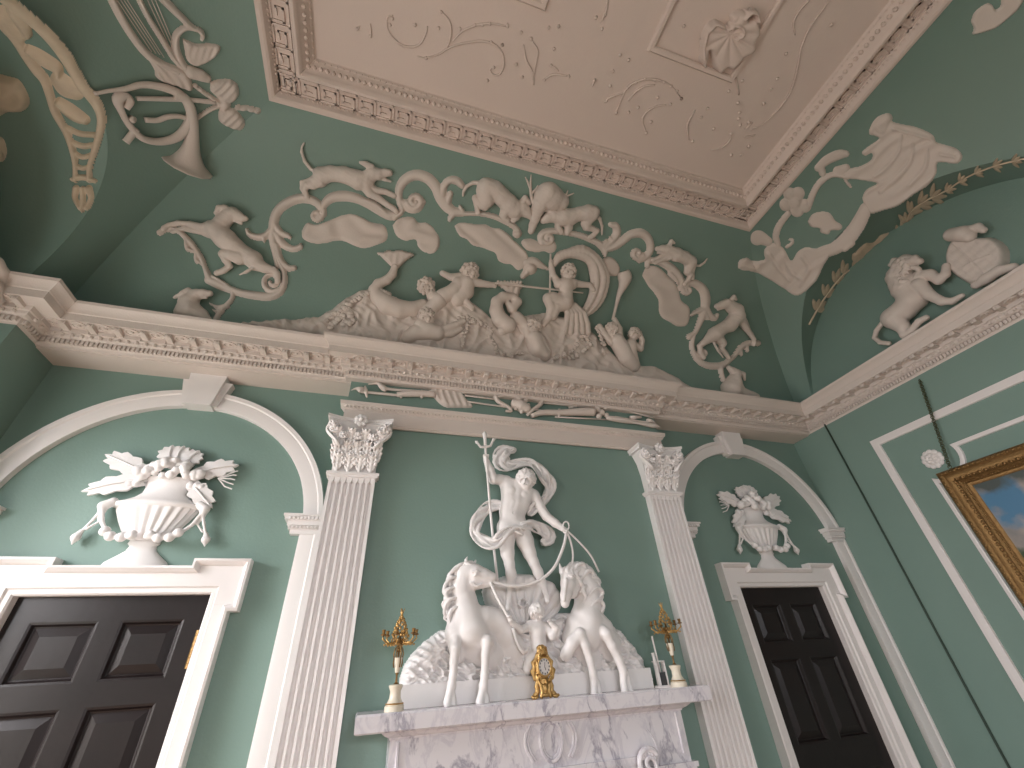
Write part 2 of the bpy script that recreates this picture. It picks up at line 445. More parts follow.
for (a, b), (c, d) in zip(REC, WIN):
    wl.box(WX-.3, WX, c, a, -.02, Z0+1.2); wl.box(WX-.3, WX, b, d, -.02, Z0+1.2)
    wl.box(WX-.3, WX, d, c, -.02, WB); wl.box(WX-.3, WX, d, c, WT, Z0+1.2)
wl.box(WX-.3, WX, RY, .3, Z0, Z0+.02)
struct(wl.build('wall_left', 'green'))
wf = MB(); fx = [-4.4, -2.9, -1.6, -.65, .65, 1.6, 2.9, 4.2]
for i in range(7):
    if i % 2: 
        wf.box(fx[i], fx[i+1], RY-.3, RY, -.02, .6); wf.box(fx[i], fx[i+1], RY-.3, RY, 3.1, 5.6)
    else: wf.box(fx[i], fx[i+1], RY-.3, RY, -.02, 5.6)
struct(wf.build('wall_front', 'green'))
fl = MB(); fl.box(-4.4, 4.2, RY-.3, .3, -.1, 0); struct(fl.build('floor', 'floor'))
# sash windows out of the frame, where the daylight comes from
def sash(nm, P, n):
    o = MB()
    o.box(*P)
    return o
wn = 0
for (a, b) in ((W0, W1), (-3.9, -5.5)):
    wn += 1; s = MB()
    for yy in (a-.03, (a+b)/2, b+.03): s.box(WX-.2, WX-.15, yy-.025, yy+.025, WB, WT)
    for zz in (WB+.03, (WB+WT)/2, WT-.03): s.box(WX-.2, WX-.15, b, a, zz-.025, zz+.025)
    struct(s.build('window_%d' % wn, 'gloss'))
for i in (1, 3, 5):
    wn += 1; s = MB()
    for xx in (fx[i]+.03, (fx[i]+fx[i+1])/2, fx[i+1]-.03): s.box(xx-.025, xx+.025, RY-.2, RY-.15, .6, 3.1)
    for zz in (.63, 1.85, 3.07): s.box(fx[i], fx[i+1], RY-.2, RY-.15, zz-.025, zz+.025)
    struct(s.build('window_%d' % wn, 'gloss'))
# ---- coved ceiling: back, front and side coves; the side ones are cut by vaulted lunettes
YE = -5.86+.0                    # inner edge of ceiling frame towards the front
XF = XR-CW
zs = np.concatenate([np.linspace(Z0-.02, ZF, 40)])
YB, YFr = -SB, RY+.0
def outline(d): return [(-XR+d, YB-d), (XR-d, YB-d), (XR-d, YFr+d), (-XR+d, YFr+d)]
cv = MB()
dz = [(cove_d(z), z) for z in zs]
for i0 in (0, 2):                # back and front
    V = []
    for d, z in dz:
        o = outline(d); a, b = o[i0], o[(i0+1) % 4]
        for t in np.linspace(0, 1, 9): V.append((a[0]+(b[0]-a[0])*t, a[1]+(b[1]-a[1])*t, z))
    cv.add(V, [(r*9+c, r*9+c+1, (r+1)*9+c+1, (r+1)*9+c) for r in range(len(dz)-1) for c in range(8)])
ys_n = 560
for sgn in (-1, 1):
    V = []; Fc = []; LUN = OUTR if sgn > 0 else LUNL
    ny = 420; nz = len(dz)
    fine = [(cove_d(z), z) for z in np.linspace(Z0-.02, ZF, 110)]
    yy0 = np.linspace(0, 1, ny); K = {}
    for r, (d, z) in enumerate(fine):
        ya, yb = YB-d, YFr+d
        for c_ in range(ny):
            y = ya+(yb-ya)*yy0[c_]
            q = (y, z)
            # snap grid points close to a lunette edge onto it
            for c, LZ, LR in LUN:
                dd = math.hypot(y-c, z-LZ)
                if abs(dd-LR) < .011 and dd > 1e-6:
                    y = c+(y-c)*LR/dd; z2 = LZ+(z-LZ)*LR/dd; q = (y, z2)
            V.append((sgn*(XR-cove_d(q[1])), q[0], q[1]))
    for r in range(len(fine)-1):
        for c_ in range(ny-1):
            ids = (r*ny+c_, r*ny+c_+1, (r+1)*ny+c_+1, (r+1)*ny+c_)
            cy_ = sum(V[i][1] for i in ids)/4; cz_ = sum(V[i][2] for i in ids)/4
            if any((cy_-c)**2+(cz_-LZ)**2 < (LR-.001)**2 for c, LZ, LR in LUN): continue
            Fc.append(ids)
    cv.add(V, Fc)
    for (c, LZ, LR), (c2, LZ2, LR2) in zip(LUN, LUNR if sgn > 0 else LUNL):        # vault undersides
        V = []; n = 96; xw = XR+.02 if sgn > 0 else -WX+.02
        aa = math.asin(max((Z0-.03-LZ)/LR, 0)); ab = math.asin(max((Z0-.03-LZ2)/LR2, 0))
        for j in range(n+1):
            a = aa+(math.pi-2*aa)*j/n; a2 = ab+(math.pi-2*ab)*j/n; y = c+LR*math.cos(a); z = LZ+LR*math.sin(a)
            p0 = np.array([xw, c2+LR2*math.cos(a2), LZ2+LR2*math.sin(a2)]); p1 = np.array([XR-cove_d(z), y, z])
            for t in (0, .33, .67, 1): q_ = p0*(1-t)+p1*t; V.append((sgn*q_[0], q_[1], q_[2]))
        cv.add(V, [(j*4+k, (j+1)*4+k, (j+1)*4+k+1, j*4+k+1) for j in range(n) for k in (0, 1, 2)])
cvo = cv.build('wall_cove', 'green', smooth=False, auto=35); struct(cvo)
# ---- ceiling field and its framed border
ZC = ZF+.13
ce = MB(); ce.box(-XF-.05, XF+.05, YFr+CW-.05, -SB-CW+.05, ZC, ZC+.1); struct(ce.build('ceiling', 'ceiling'))
FW_ = XF+.02
fp = [(-FW_, -SB-CW+.02), (-FW_, YFr+CW-.02), (FW_, YFr+CW-.02), (FW_, -SB-CW+.02)]
fr = MB()
fr.sweep(fp, [(0, ZC+.02), (0, ZF+.01), (.008, ZF-.01), (.035, ZF-.015), (.052, ZF-.008), (.060, ZF+.005), (.078, ZF+.045), (.084, ZF+.06), (.205, ZF+.06), (.21, ZF+.05), (.225, ZF+.008),
    (.25, ZF+.0), (.262, ZF+.01), (.27, ZF+.03), (.285, ZF+.05), (.325, ZF+.105), (.335, ZF+.11), (.345, ZC-.003), (.36, ZC+.005)], closed=True)
struct(fr.build('trim_1', 'ceiling', auto=30))
# greek key, beads and leaf dots of the frame
gk = MB()
def run_edge(p0, p1, inward, fn):
    p0 = np.array(p0, float); p1 = np.array(p1, float); L = np.linalg.norm(p1-p0); t = (p1-p0)/L; n = np.array(inward, float)
    fn(p0, t, n, L)
def bar(p0, t, n, s0, s1, w0, w1, z0, z1):
    V = []
    for z in (z0, z1):
        for (s, w) in ((s0, w0), (s1, w0), (s1, w1), (s0, w1)):
            q = p0+t*s+n*w; V.append((q[0], q[1], z))
    gk.add(V, [(0, 1, 2, 3), (7, 6, 5, 4), (0, 4, 5, 1), (1, 5, 6, 2), (2, 6, 7, 3), (3, 7, 4, 0)])
def key(p0, t, n, L):
    N = int(round((L-.17)/.142)); m = (L-.17)/N; z0, z1 = ZF+.049, ZF+.062; th = .0125
    for i in range(N):
        s = .085+i*m; w0, w1 = .086, .199
        u_ = m/6.; q = (w1-w0)/6.
        segs = [((0, 6), (6, 6)), ((0, 0), (0, 6)), ((0, 0), (5, 0)), ((5, 0), (5, 4.3)), ((1.7, 4.3), (5, 4.3)), ((1.7, 1.9), (1.7, 4.3)), ((1.7, 1.9), (3.5, 1.9))]
        for (a, b) in segs:
            sa, sb = sorted((a[0], b[0])); wa, wb = sorted((a[1], b[1]))
            bar(p0, t, n, s+sa*u_-th/2, s+sb*u_+th/2, w0+wa*q-th/2, w0+wb*q+th/2, z0, z1)
def dots(p0, t, n, L):
    k = int(L/.034)
    for i in range(k):
        s = .06+(L-.12)*i/k; q = p0+t*s+n*.072; gk.ball((q[0], q[1], ZF+.034), .009, 6)
    k = int((L-.6)/.045)
    for i in range(k+1):
        s = .3+(L-.6)*i/k; q = p0+t*s+n*.302; gk.ball((q[0], q[1], ZF+.07), .017, 8, (1, 1, 1.2))
        q = p0+t*(s+.02)+n*.335; gk.ball((q[0], q[1], ZF+.108), .008, 6)
cs = [(-FW_, -SB-CW+.02), (FW_, -SB-CW+.02), (FW_, YFr+CW-.02), (-FW_, YFr+CW-.02)]
for a, b, n in ((cs[0], cs[1], (0, -1)), (cs[1], cs[2], (-1, 0)), (cs[3], cs[0], (1, 0))):
    run_edge(a, b, n, key); run_edge(a, b, n, dots)
struct(gk.build('trim_2', 'ceiling'))
# ---- main cornice: profile (projection, height)
ZK = 3.71
CP = [(-.3, ZK), (0, ZK), (.004, ZK+.014), (.012, ZK+.02), (.012, ZK+.058), (.03, ZK+.062), (.042, ZK+.075), (.046, ZK+.095), (.055, ZK+.10), (.06, ZK+.135),
      (.15, ZK+.145), (.155, ZK+.14), (.158, ZK+.20), (.165, ZK+.205), (.172, ZK+.225), (.195, ZK+.25), (.21, ZK+.262), (.215, ZK+.285), (-.3, ZK+.29)]
def orn(mb, path):
    for a, b in zip(path[:-1], path[1:]):
        a = np.array(a, float); b = np.array(b, float); L = np.linalg.norm(b-a)
        if L < .12: continue
        t = (b-a)/L; n = np.array([-t[1], t[0]])
        def bx(s0, s1, w0, w1, z0, z1):
            V = []
            for z in (z0, z1):
                for (s, w) in ((s0, w0), (s1, w0), (s1, w1), (s0, w1)):
                    q = a+t*s+n*w; V.append((q[0], q[1], z))
            mb.add(V, [(0, 1, 2, 3), (7, 6, 5, 4), (0, 4, 5, 1), (1, 5, 6, 2), (2, 6, 7, 3), (3, 7, 4, 0)])
        k = int(L/.0285)
        for i in range(k):
            s = L*(i+.5)/k; bx(s-.009, s+.009, .008, .032, ZK+.022, ZK+.055)
        k = int(L/.056)
        for i in range(k):
            s = L*(i+.5)/k; q = a+t*s+n*.047; mb.ball((q[0], q[1], ZK+.084), .015, 8, (1, 1, 1.1))
        k = max(1, int(round(L/.168)))
        for i in range(k):
            s = L*(i+.5)/k
            # modillion block between two coffers
            s2 = L*i/k+.001
            bx(s2-.020, s2+.020, .055, .142, ZK+.112, ZK+.142); q = a+t*s2+n*.135; mb.ball((q[0], q[1], ZK+.122), .016, 8)
            # oval rosette ring on the soffit
            rg = []
            for j in range(17):
                an = 2*math.pi*j/16; q = a+t*(s+.043*math.cos(an))+n*(.104+.036*math.sin(an)); rg.append((q[0], q[1], ZK+.138))
            mb.tube(rg, .0075, 6, cap=False, up=(0, 0, 1)); q = a+t*s+n*.104; mb.ball((q[0], q[1], ZK+.14), .014, 8)
            bx(s-.05, s+.05, .056, .064, ZK+.10, ZK+.134)
BB = -SB; BK = -.29; BX = 1.545
cor = MB()
main = [(XR, RY+.3), (XR, BB), (BX, BB), (BX, BK), (-BX, BK), (-BX, BB), (-XR, BB), (-XR, -.45), (WX, -.45), (WX, -2.49), (-XR, -2.49), (-XR, -3.72), (WX, -3.72), (WX, -5.68), (-XR, -5.68), (-XR, RY)]
cor.sweep(main, CP); orn(cor, main); struct(cor.build('trim_3', 'plaster', auto=30))
# bay lintel bands that carry the cornice beside the chimney breast
for i, (a, b) in enumerate(((-XR, -1.5), (1.5, XR))):
    q = MB(); q.box(a, b, -SB+.002, .0, ZK-.004, ZK+.1); q.box(a, b, -SB+.02, -.0, ZK-.012, ZK); struct(q.build('trim_%d' % (4+i), 'plaster'))
# green frieze and the architrave beam over the pilasters
q = MB(); q.box(-1.50, 1.50, -.235, -.19, 3.48, 3.72); struct(q.build('wall_frieze', 'green'))
q = MB()
q.sweep([(BX-.045, -.19), (BX-.045, -.235), (-BX+.045, -.235), (-BX+.045, -.19)], [(-.02, 3.292), (0, 3.292), (0, 3.302), (.008, 3.308), (.008, 3.425), (.02, 3.43), (.032, 3.448), (.045, 3.46), (.05, 3.49), (-.02, 3.494)])
for i in range(96):
    x = -BX+.03+(2*BX-.06)*(i+.5)/96; q.ball((x, -.235-.03, 3.444), .012, 6, (.8, 1, 1.1))
struct(q.build('trim_6', 'plaster', auto=30))
# ---- arches over the doors
def arch(c, nm, dz_):
    q = MB(); n = 48; zc = 2.56-dz_
    prof = [(.925, 0), (.925, -.045), (.945, -.05), (1.02, -.05), (1.03, -.06), (1.06, -.062), (1.066, 0)]
    path = [(math.pi, 0.)]+[(math.pi*(1-j/n), None) for j in range(n+1)]
    V = []; k = len(prof)
    rows = [(-1, .0)]+[(None, j) for j in range(n+1)]+[(1, .0)]
    for sd, j in rows:
        for r, y in prof:
            if sd is not None: V.append((c+sd*r, y, 0))
            else:
                a = math.pi*(1-j/n); V.append((c+r*math.cos(a), y, zc+r*math.sin(a)))
    q.add(V, [(i*k+a, (i+1)*k+a, (i+1)*k+a+1, i*k+a+1) for i in range(len(rows)-1) for a in range(k-1)])
    for sd in (-1, 1):           # imposts
        lo, hi = (c-1.08, c-.86) if sd < 0 else (c+.86, c+1.045)
        for (z0, z1, p) in ((2.545, 2.575, .06), (2.575, 2.60, .075), (2.60, 2.635, .085), (2.635, 2.66, .105), (2.66, 2.675, .115)):
            z0 -= dz_*1.4; z1 -= dz_*1.4
            e = p-.06; q.box(max(lo-e, -XR), min(hi+e, XR-.001), -p, 0, z0, z1)
        for i in range(9):
            x = lo-.02+(hi-lo+.04)*(i+.5)/9; q.ball((min(x, XR-.02), -.107, 2.645-dz_*1.4), .012, 6); q.ball((min(x, XR-.02), -.083, 2.588-dz_*1.4), .01, 6)
    # keystone with a stepped side
    q.prism([(c-.13, ZK-.002), (c-.09, 3.42), (c+.09, 3.42), (c+.13, ZK-.002)], -.11, 0, 1)
    q.prism([(c-.175, 3.655), (c-.12, 3.435), (c+.12, 3.435), (c+.175, 3.655)], -.075, 0, 1)
    struct(q.build(nm, 'gloss', auto=30))
arch(-2.59, 'trim_7', .05); arch(2.607, 'trim_8', .015)
# ---- doors
def door(c, nm, ajar):
    q = MB(); a, b = c-.5, c+.5; y1 = .03
    xs = [a, a+.115, c-.055, c+.055, b-.115, b]; 
    zr = [(0, .22), (.80, .98), (1.545, 1.66), (1.965, 2.10)]
    for (x0, x1) in ((xs[0], xs[1]), (xs[2], xs[3]), (xs[4], xs[5])): q.box(x0, x1, y1, y1+.05, 0, 2.10)
    for (z0, z1) in zr:
        for (x0, x1) in ((xs[1], xs[2]), (xs[3], xs[4])): q.box(x0, x1, y1, y1+.05, z0, z1)
    for (x0, x1) in ((xs[1], xs[2]), (xs[3], xs[4])):
        for (z0, z1) in ((.22, .80), (.98, 1.545), (1.66, 1.965)):
            # sunk moulding then a bevelled raised field
            def ring(i, yv): return [(x0+i, yv, z0+i), (x1-i, yv, z0+i), (x1-i, yv, z1-i), (x0+i, yv, z1-i)]
            L = [ring(0, y1), ring(.012, y1+.004), ring(.022, y1+.022), ring(.03, y1+.026), ring(.075, y1+.008), ring(.08, y1+.008)]
            V = [p for r in L for p in r]; Fc = [(i*4+j, i*4+(j+1) % 4, (i+1)*4+(j+1) % 4, (i+1)*4+j) for i in range(5) for j in range(4)]+[(20, 21, 22, 23)]
            q.add(V, Fc)
    d = struct(q.build(nm, 'door'))
    if ajar:
        for z in (.35, 1.80):
            h = MB(); h.box(b-.030, b-.012, y1-.004, y1, z-.10, z+.10)
            for k in range(7): h.tube([(b-.012, y1-.012, z-.10+k*.029), (b-.012, y1-.012, z-.10+k*.029+.025)], .011, 8)
            h.build('hinge', 'bronze', d, auto=40)
    f = MB()                      # eared architrave
    fo = [(-.69, 1.99), (-.69, 2.30), (-.36, 2.30), (-.36, 2.255), (.36, 2.255), (.36, 2.30), (.69, 2.30), (.69, 1.99), (.635, 1.99), (.635, 0), (.50, 0), (.50, 2.10), (-.50, 2.10), (-.50, 0), (-.635, 0), (-.635, 1.99)]
    def band(outer, inner, y0, yo, yi):   # strip between two matching open polylines
        n = len(outer); V = []
        for (o_, i_) in zip(outer, inner):
            V += [(c+o_[0], y0, o_[1]), (c+o_[0], yo, o_[1]), (c+i_[0], yi, i_[1]), (c+i_[0], y0, i_[1])]
        f.add(V, [(k*4+m, (k+1)*4+m, (k+1)*4+m+1, k*4+m+1) for k in range(n-1) for m in range(3)])
    def off(w, e):               # outline moved in by w; e: ears on
        return [(-.635+w, 0), (-.635+w, 1.99+w), (-.69+w, 1.99+w), (-.69+w, 2.30-w), (-.36-w, 2.30-w), (-.36-w, 2.255-w), (.36+w, 2.255-w), (.36+w, 2.30-w), (.69-w, 2.30-w), (.69-w, 1.99+w), (.635-w, 1.99+w), (.635-w, 0)]
    band(off(0, 1), off(.014, 1), .0, -.085, -.09); band(off(.014, 1), off(.03, 1), 0, -.09, -.07)
    band(off(.03, 1), off(.04, 1), 0, -.07, -.05)
    o2 = off(.04, 1)
    i2 = [(-.54, 0), (-.54, 1.99+.04), (-.54, 1.99+.041), (-.54, 2.14), (-.40, 2.14), (-.40, 2.1401), (.40, 2.14), (.40, 2.1401), (.54, 2.14), (.54, 2.031), (.54, 2.03), (.54, 0)]
    band(o2, i2, 0, -.048, -.046)
    for (w0, w1, ya, yb) in ((.54, .53, -.046, -.032), (.53, .508, -.034, -.03), (.508, .499, -.03, -.02)):
        A = [(-w0, 0), (-w0, 1.6+w0), (w0, 1.6+w0), (w0, 0)]; B = [(-w1, 0), (-w1, 1.6+w1), (w1, 1.6+w1), (w1, 0)]
        band(A, B, .05, ya, yb)
    f.build('door_frame', 'gloss', d, auto=30)
    return d
door(-2.607, 'door_1', 1); door(2.607, 'door_2', 0)
# ================= pilasters
def grid_surf(fn, nu, nv):
    V = [fn(i/(nu-1), j/(nv-1)) for i in range(nu) for j in range(nv)]
    return V, [(i*nv+j, (i+1)*nv+j, (i+1)*nv+j+1, i*nv+j+1) for i in range(nu-1) for j in range(nv-1)]
def leaf_mesh():
    B = Blob(.008)
    def pt(x, z): t = max(z/.13, 0); return (x, -.012-.045*t**2.6, z-.02*max(0, t-.85)*6*max(0, t-.85))
    B.chain([pt(0, 0), pt(0, .05), pt(0, .10), (0, -.052, .128), (0, -.066, .118)], [.014, .012, .011, .013, .009])
    for sgn in (-1, 1):
        for z, w, r in ((.015, .026, .009), (.045, .034, .0095), (.075, .033, .0095), (.103, .026, .009)):
            B.chain([pt(0, z), pt(sgn*w*.6, z+.014), np.array(pt(sgn*w, z+.03))+(0, -.008, 0)], [.008, r, r*.75])
    return B.build('acanthus_leaf', 'white', None, .0042)
def volute_mesh():
    q = MB(); pts = []; rad = []
    for i in range(40):
        a = -.6+i/39*4.3*math.pi; r = .052*(1-i/39)**.8+.004
        pts.append((r*math.cos(a), -.015*(i/39), r*math.sin(a))); rad.append(.011*(1-.5*i/39))
    q.tube([(-.06, .0, -.15), (-.02, 0, -.10), (.03, 0, -.05)]+pts, [.012, .012, .012]+rad, 8)
    q.ball((0, -.02, 0), .014, 8)
    return q.build('corner_volute', 'white', smooth=True)
def flower_mesh():
    q = MB()
    for k in range(7): a = 2*math.pi*k/7; q.ball((.026*math.cos(a), 0, .026*math.sin(a)), .018, 8, (1, .6, 1))
    q.ball((0, -.012, 0), .016, 8); return q.build('abacus_flower', 'white', smooth=True)
LEAF, VOL, FLO = leaf_mesh(), volute_mesh(), flower_mesh()
_used = set()
def inst(src, parent, loc, sc=(1, 1, 1), rz=0.):
    o = src if src.name not in _used else src.copy()
    if src.name not in _used: _used.add(src.name)
    else: COL.objects.link(o)
    o.parent = parent; o.location = loc; o.scale = sc; o.rotation_euler = (0, 0, rz); return o
def pilaster(c, label):
    root = empty('fluted_pilaster', (c, -.24, 0), label, 'pilaster', 'fluted pilasters framing the chimneypiece')
    w = .162; yf = -.275+.24; n = 7; fw = .0138; pitch = (2*w-.03)/n
    q = MB(); xs = []
    for i in range(n):
        xc = -w+.015+pitch*(i+.5)
        xs += [xc-fw]+[xc+fw*math.cos(math.pi*(1-j/10)) for j in range(1, 10)]+[xc+fw]
    xs = [-w]+xs+[w]; zt = 2.785
    zr = [.16, .30, .30+1e-3, zt]+[zt+fw*math.sin(math.pi/2*j/6) for j in range(1, 7)]+[2.835]
    V = []
    for z in zr:
        for k, x in enumerate(xs):
            d = 0
            if .30 < z:
                i = int((x+w-.015)/pitch); xc = -w+.015+pitch*(min(max(i, 0), n-1)+.5)
                ww = fw if z <= zt else math.sqrt(max(fw*fw-(z-zt)**2, 0)); dx = abs(x-xc)
                if dx < ww: d = .027*math.sqrt(1-(dx/max(ww, 1e-6))**2)**.7
            V.append((x, yf+d, z))
    m = len(xs); q.add(V, [(r*m+k, r*m+k+1, (r+1)*m+k+1, (r+1)*m+k) for r in range(len(zr)-1) for k in range(m-1)])
    for sx in (-w, w): q.add([(sx, yf, .16), (sx, .06, .16), (sx, .06, 2.835), (sx, yf, 2.835)], [(0, 1, 2, 3)])
    q.build('shaft', 'white', root)
    b = MB()
    for z0, z1, p in ((0, .09, .05), (.09, .12, .035), (.12, .145, .045), (.145, .16, .015)): b.box(-w-p, w+p, yf-p, .0, z0, z1)
    b.build('base', 'white', root)
    a = MB(); a.box(-w-.014, w+.014, yf-.014, .05, 2.835, 2.848); a.box(-w-.024, w+.024, yf-.024, .05, 2.848, 2.868); a.box(-w-.01, w+.01, yf-.01, .05, 2.868, 2.876)
    a.build('neck_band', 'white', root)
    Zm = lambda z: 2.87+(z-2.87)*.90
    cp = MB(); V = []; rows = [(2.87, .155, .03), (3.05, .158, .035), (3.18, .172, .06), (3.29, .205, .115)]
    for z, hw, p in rows: V += [(-hw, .05, Zm(z)), (-hw, -p, Zm(z)), (hw, -p, Zm(z)), (hw, .05, Zm(z))]
    cp.add(V, [(i*4+j, i*4+j+1, (i+1)*4+j+1, (i+1)*4+j) for i in range(3) for j in range(3)])
    cap = cp.build('capital', 'white', root)
    ab = MB(); pts = []
    for j in range(13):
        t = -1+2*j/12; pts.append((t*.232, -.15+.055*(1-t*t)*1.0))
    pts = [(-.232, .05)]+pts+[(.232, .05)]
    ab.prism(pts, 3.245, 3.268, 2); ab.prism([(x*1.04, y-.012 if y < 0 else y) for x, y in pts], 3.268, 3.291, 2)
    ab.build('abacus', 'white', root)
    for x in (-.12, -.04, .04, .12): inst(LEAF, cap, (x, -.03, 2.872), (1.02, 1.1, .95))
    for x in (-.15, -.075, 0, .075, .15): inst(LEAF, cap, (x, -.035, Zm(2.945)), (1.0, 1.4, 1.15))
    for x in (-.155, -.05, .05, .155): inst(LEAF, cap, (x, -.065, Zm(3.07)), (1., 1.6, .95))
    for s in (-1, 1):
        inst(VOL, cap, (s*.18, -.125, Zm(3.215)), (s*1.0, 2.2, .95)); inst(VOL, cap, (s*.052, -.095, Zm(3.20)), (-s*.62, 1.8, .7))
        inst(FLO, cap, (s*.19, -.155, Zm(3.235)), (1.0, 1.6, 1.0)); inst(FLO, cap, (s*.11, -.13, Zm(3.16)), (.8, 1.4, .8))
    inst(FLO, cap, (0, -.14, 3.262), (1.3, 1.5, 1.3)); inst(FLO, cap, (0, -.12, Zm(3.17)), (.9, 1.4, .9))
    return root
pilaster(-1.3557, 'white fluted pilaster with leafy capital to the left of the mantelpiece')
pilaster(1.3557, 'white fluted pilaster with leafy capital to the right of the mantelpiece')
# ================= the marble chimneypiece
mt = empty('mantelpiece', (0, -.2, 0), 'veined grey-white marble chimneypiece with thick shelf and oval carved frieze', 'mantelpiece')
def part(q, nm, m, auto=30, parent=None, label=None, off=None):
    p = parent or mt; o = q.build(nm, m, None, auto=auto); o.parent = p; o.matrix_parent_inverse = Matrix.Translation(-Vector(off if off is not None else p.location))
    if label: o['label'] = label
    return o
ZS = 1.4365
q = MB(); q.sweep([(1.10, -.19), (1.10, -.48), (-1.10, -.48), (-1.10, -.19)], [(-.02, ZS-.085), (.012, ZS-.085), (.022, ZS-.078), (.024, ZS-.01), (.016, ZS), (-.3, ZS)]); q.box(-1.1, 1.1, -.48, -.19, ZS-.084, ZS-.001)
part(q, 'shelf', 'marble')
q = MB(); q.sweep([(.93, -.19), (.93, -.405), (-.93, -.405), (-.93, -.19)], [(-.02, ZS-.125), (.004, ZS-.125), (.008, ZS-.115), (.03, ZS-.105), (.05, ZS-.09), (.05, ZS-.084), (-.02, ZS-.084)])
part(q, 'bed_moulding', 'marble')
q = MB(); q.box(-.93, .93, -.40, -.19, 1.10, ZS-.10); q.box(-.93, -.62, -.40, -.19, .14, 1.101); q.box(.62, .93, -.40, -.19, .14, 1.101)
q.box(-.97, -.58, -.43, -.19, 0, .14); q.box(.58, .97, -.43, -.19, 0, .14)
for s in (-1, 1): q.box(s*.60 if s > 0 else -.96, .96 if s > 0 else -.60, -.425, -.19, 1.035, 1.06); q.box(s*.61 if s > 0 else -.95, .95 if s > 0 else -.61, -.415, -.19, 1.015, 1.036)
part(q, 'surround', 'marble')
yv = -.403
def ln(nm, pts, r=.006): q = MB(); q.tube([(x, yv, z) for x, z in pts], r, 6); part(q, nm, 'marble', None)
for s in (-1, 1):
    ln('side_bead', [(s*.885, 1.30), (s*.885, 1.10)], .010)
    ln('bracket_moulding', [(s*(.118+.045*math.sin(math.pi*t/12)), 1.15+.18*t/12) for t in range(13)], .010)
    ln('bracket_moulding', [(s*(.10+.045*math.sin(math.pi*t/12)), 1.15+.18*t/12) for t in range(13)], .007)
ln('corner_moulding', [((.60+.10*math.cos(a*.13)), 1.12+.13*math.sin(a*.13)) for a in range(9)], .005)
el = [(.068*math.cos(a*math.pi/14), 1.235+.092*math.sin(a*math.pi/14)) for a in range(29)]
ln('oval_moulding', el, .012); ln('oval_moulding', [(x*.8, 1.235+(z-1.235)*.84) for x, z in el], .007)
q = MB(); q.box(-.625, .625, -.42, -.38, 1.085, 1.115); q.box(-.625, .625, -.41, -.38, 1.06, 1.086)
part(q, 'lintel_moulding', 'marble')
q = MB(); sp = []
for i in range(40):
    a = i/39*3.2*math.pi; r = .07*(1-i/39)**.8+.008; sp.append((.60+r*math.cos(a+.6), -.44-.012*i/39, 1.075+r*math.sin(a+.6)))
q.tube(sp, [.018-.008*i/39 for i in range(40)], 8)
for k in range(5): a = .5+k*.45; q.ball((.60+.05*math.cos(a), -.435, 1.08+.05*math.sin(a)), .022, 8)
part(q, 'scroll_bracket', 'marble', None, label='carved pale marble scroll at the opening')
q = MB(); q.box(-.62, .62, .10, .119, 0, 1.08); q.box(-.63, -.50, -.19, .11, 0, 1.0); q.box(.5, .63, -.19, .11, 0, 1.0)
part(q, 'firebox', 'black')
# ================= sculpture of the sea god over the mantel
YN = -.20; WN = wally(YN)
q = MB(); x0, x1 = -.905, .80; q.box(x0, x1, -.345, YN, ZS+.001, ZS+.115); sl = q
pl = sl.build('sculpture_plinth', 'white'); tag(pl, 'long low white block on the marble shelf under the horses', 'plinth')
A5 = conv(0, 0, 1)
rock = [(401, 690), (400, 681), (405, 665), (414, 652), (427, 640), (441, 630), (470, 625), (500, 628), (530, 625), (560, 612), (590, 612), (604, 621), (620, 630), (634, 646), (645, 662), (652, 676), (656, 690), (656, 694), (600, 698), (500, 702), (402, 706)]
def rockfold(U, V):
    return .026*np.clip(ridge(U, V*.7, .42, 1), -.6, 1)+.012*ridge(U, V, .62, 4)
r_ = relief('rock_ground', 'white', WN, polys=[(rock, .105, 11, 1)], fold=rockfold, lift=.06)
tag(r_, 'rippling white stucco wave bank rising behind the two horses', 'relief')
fan = [(487, 600), (485, 589), (490, 581), (500, 577), (514, 573), (530, 573), (545, 577), (556, 583), (562, 594), (563, 606), (556, 618), (540, 626), (510, 628), (495, 618)]
def fanfold(U, V):
    a = np.arctan2(U-525, 640-V); return .022*np.abs(np.sin(a*17))-.01
ch = relief('shell_chariot', 'white', WN, polys=[(fan, .10, 7)], fold=fanfold, lift=.08)
tag(ch, 'white scallop shell chariot under the trident bearer between the horses', 'chariot')
# horses
def P3(u, v, y): return at(u, v, y)
def horse(nm, chains, label, mane, manedef):
    B = Blob(.018)
    for chn in chains:
        kk = None
        if isinstance(chn, tuple): kk, chn = chn
        P = [at(u, v, y) for u, v, y, r in chn]; R = [r*pxr(p) for p, (_, _, _, r) in zip(P, chn)]
        if len(P) == 1: B.ell(P[0], (R[0],)*3, k=kk)
        else: B.chain(P, R, kk)
    for (u, v, y, r) in manedef.get('cut', []): p = at(u, v, y); B.ell(p, (r*pxr(p),)*3, k=.003, sub=True)
    body = B.build(nm, 'white', None, .0062); tag(body, label, 'horse')
    Mn = Blob(.0025)
    for chn in mane:
        P = [at(u, v, y) for u, v, y, r in spline(chn, 3)]; R = [max(r*pxr(p), .004) for p, (_, _, _, r) in zip(P, spline(chn, 3))]
        Mn.chain(P, R)
    Mn.build('mane', 'white', body, .005)
    return body
y = -.36
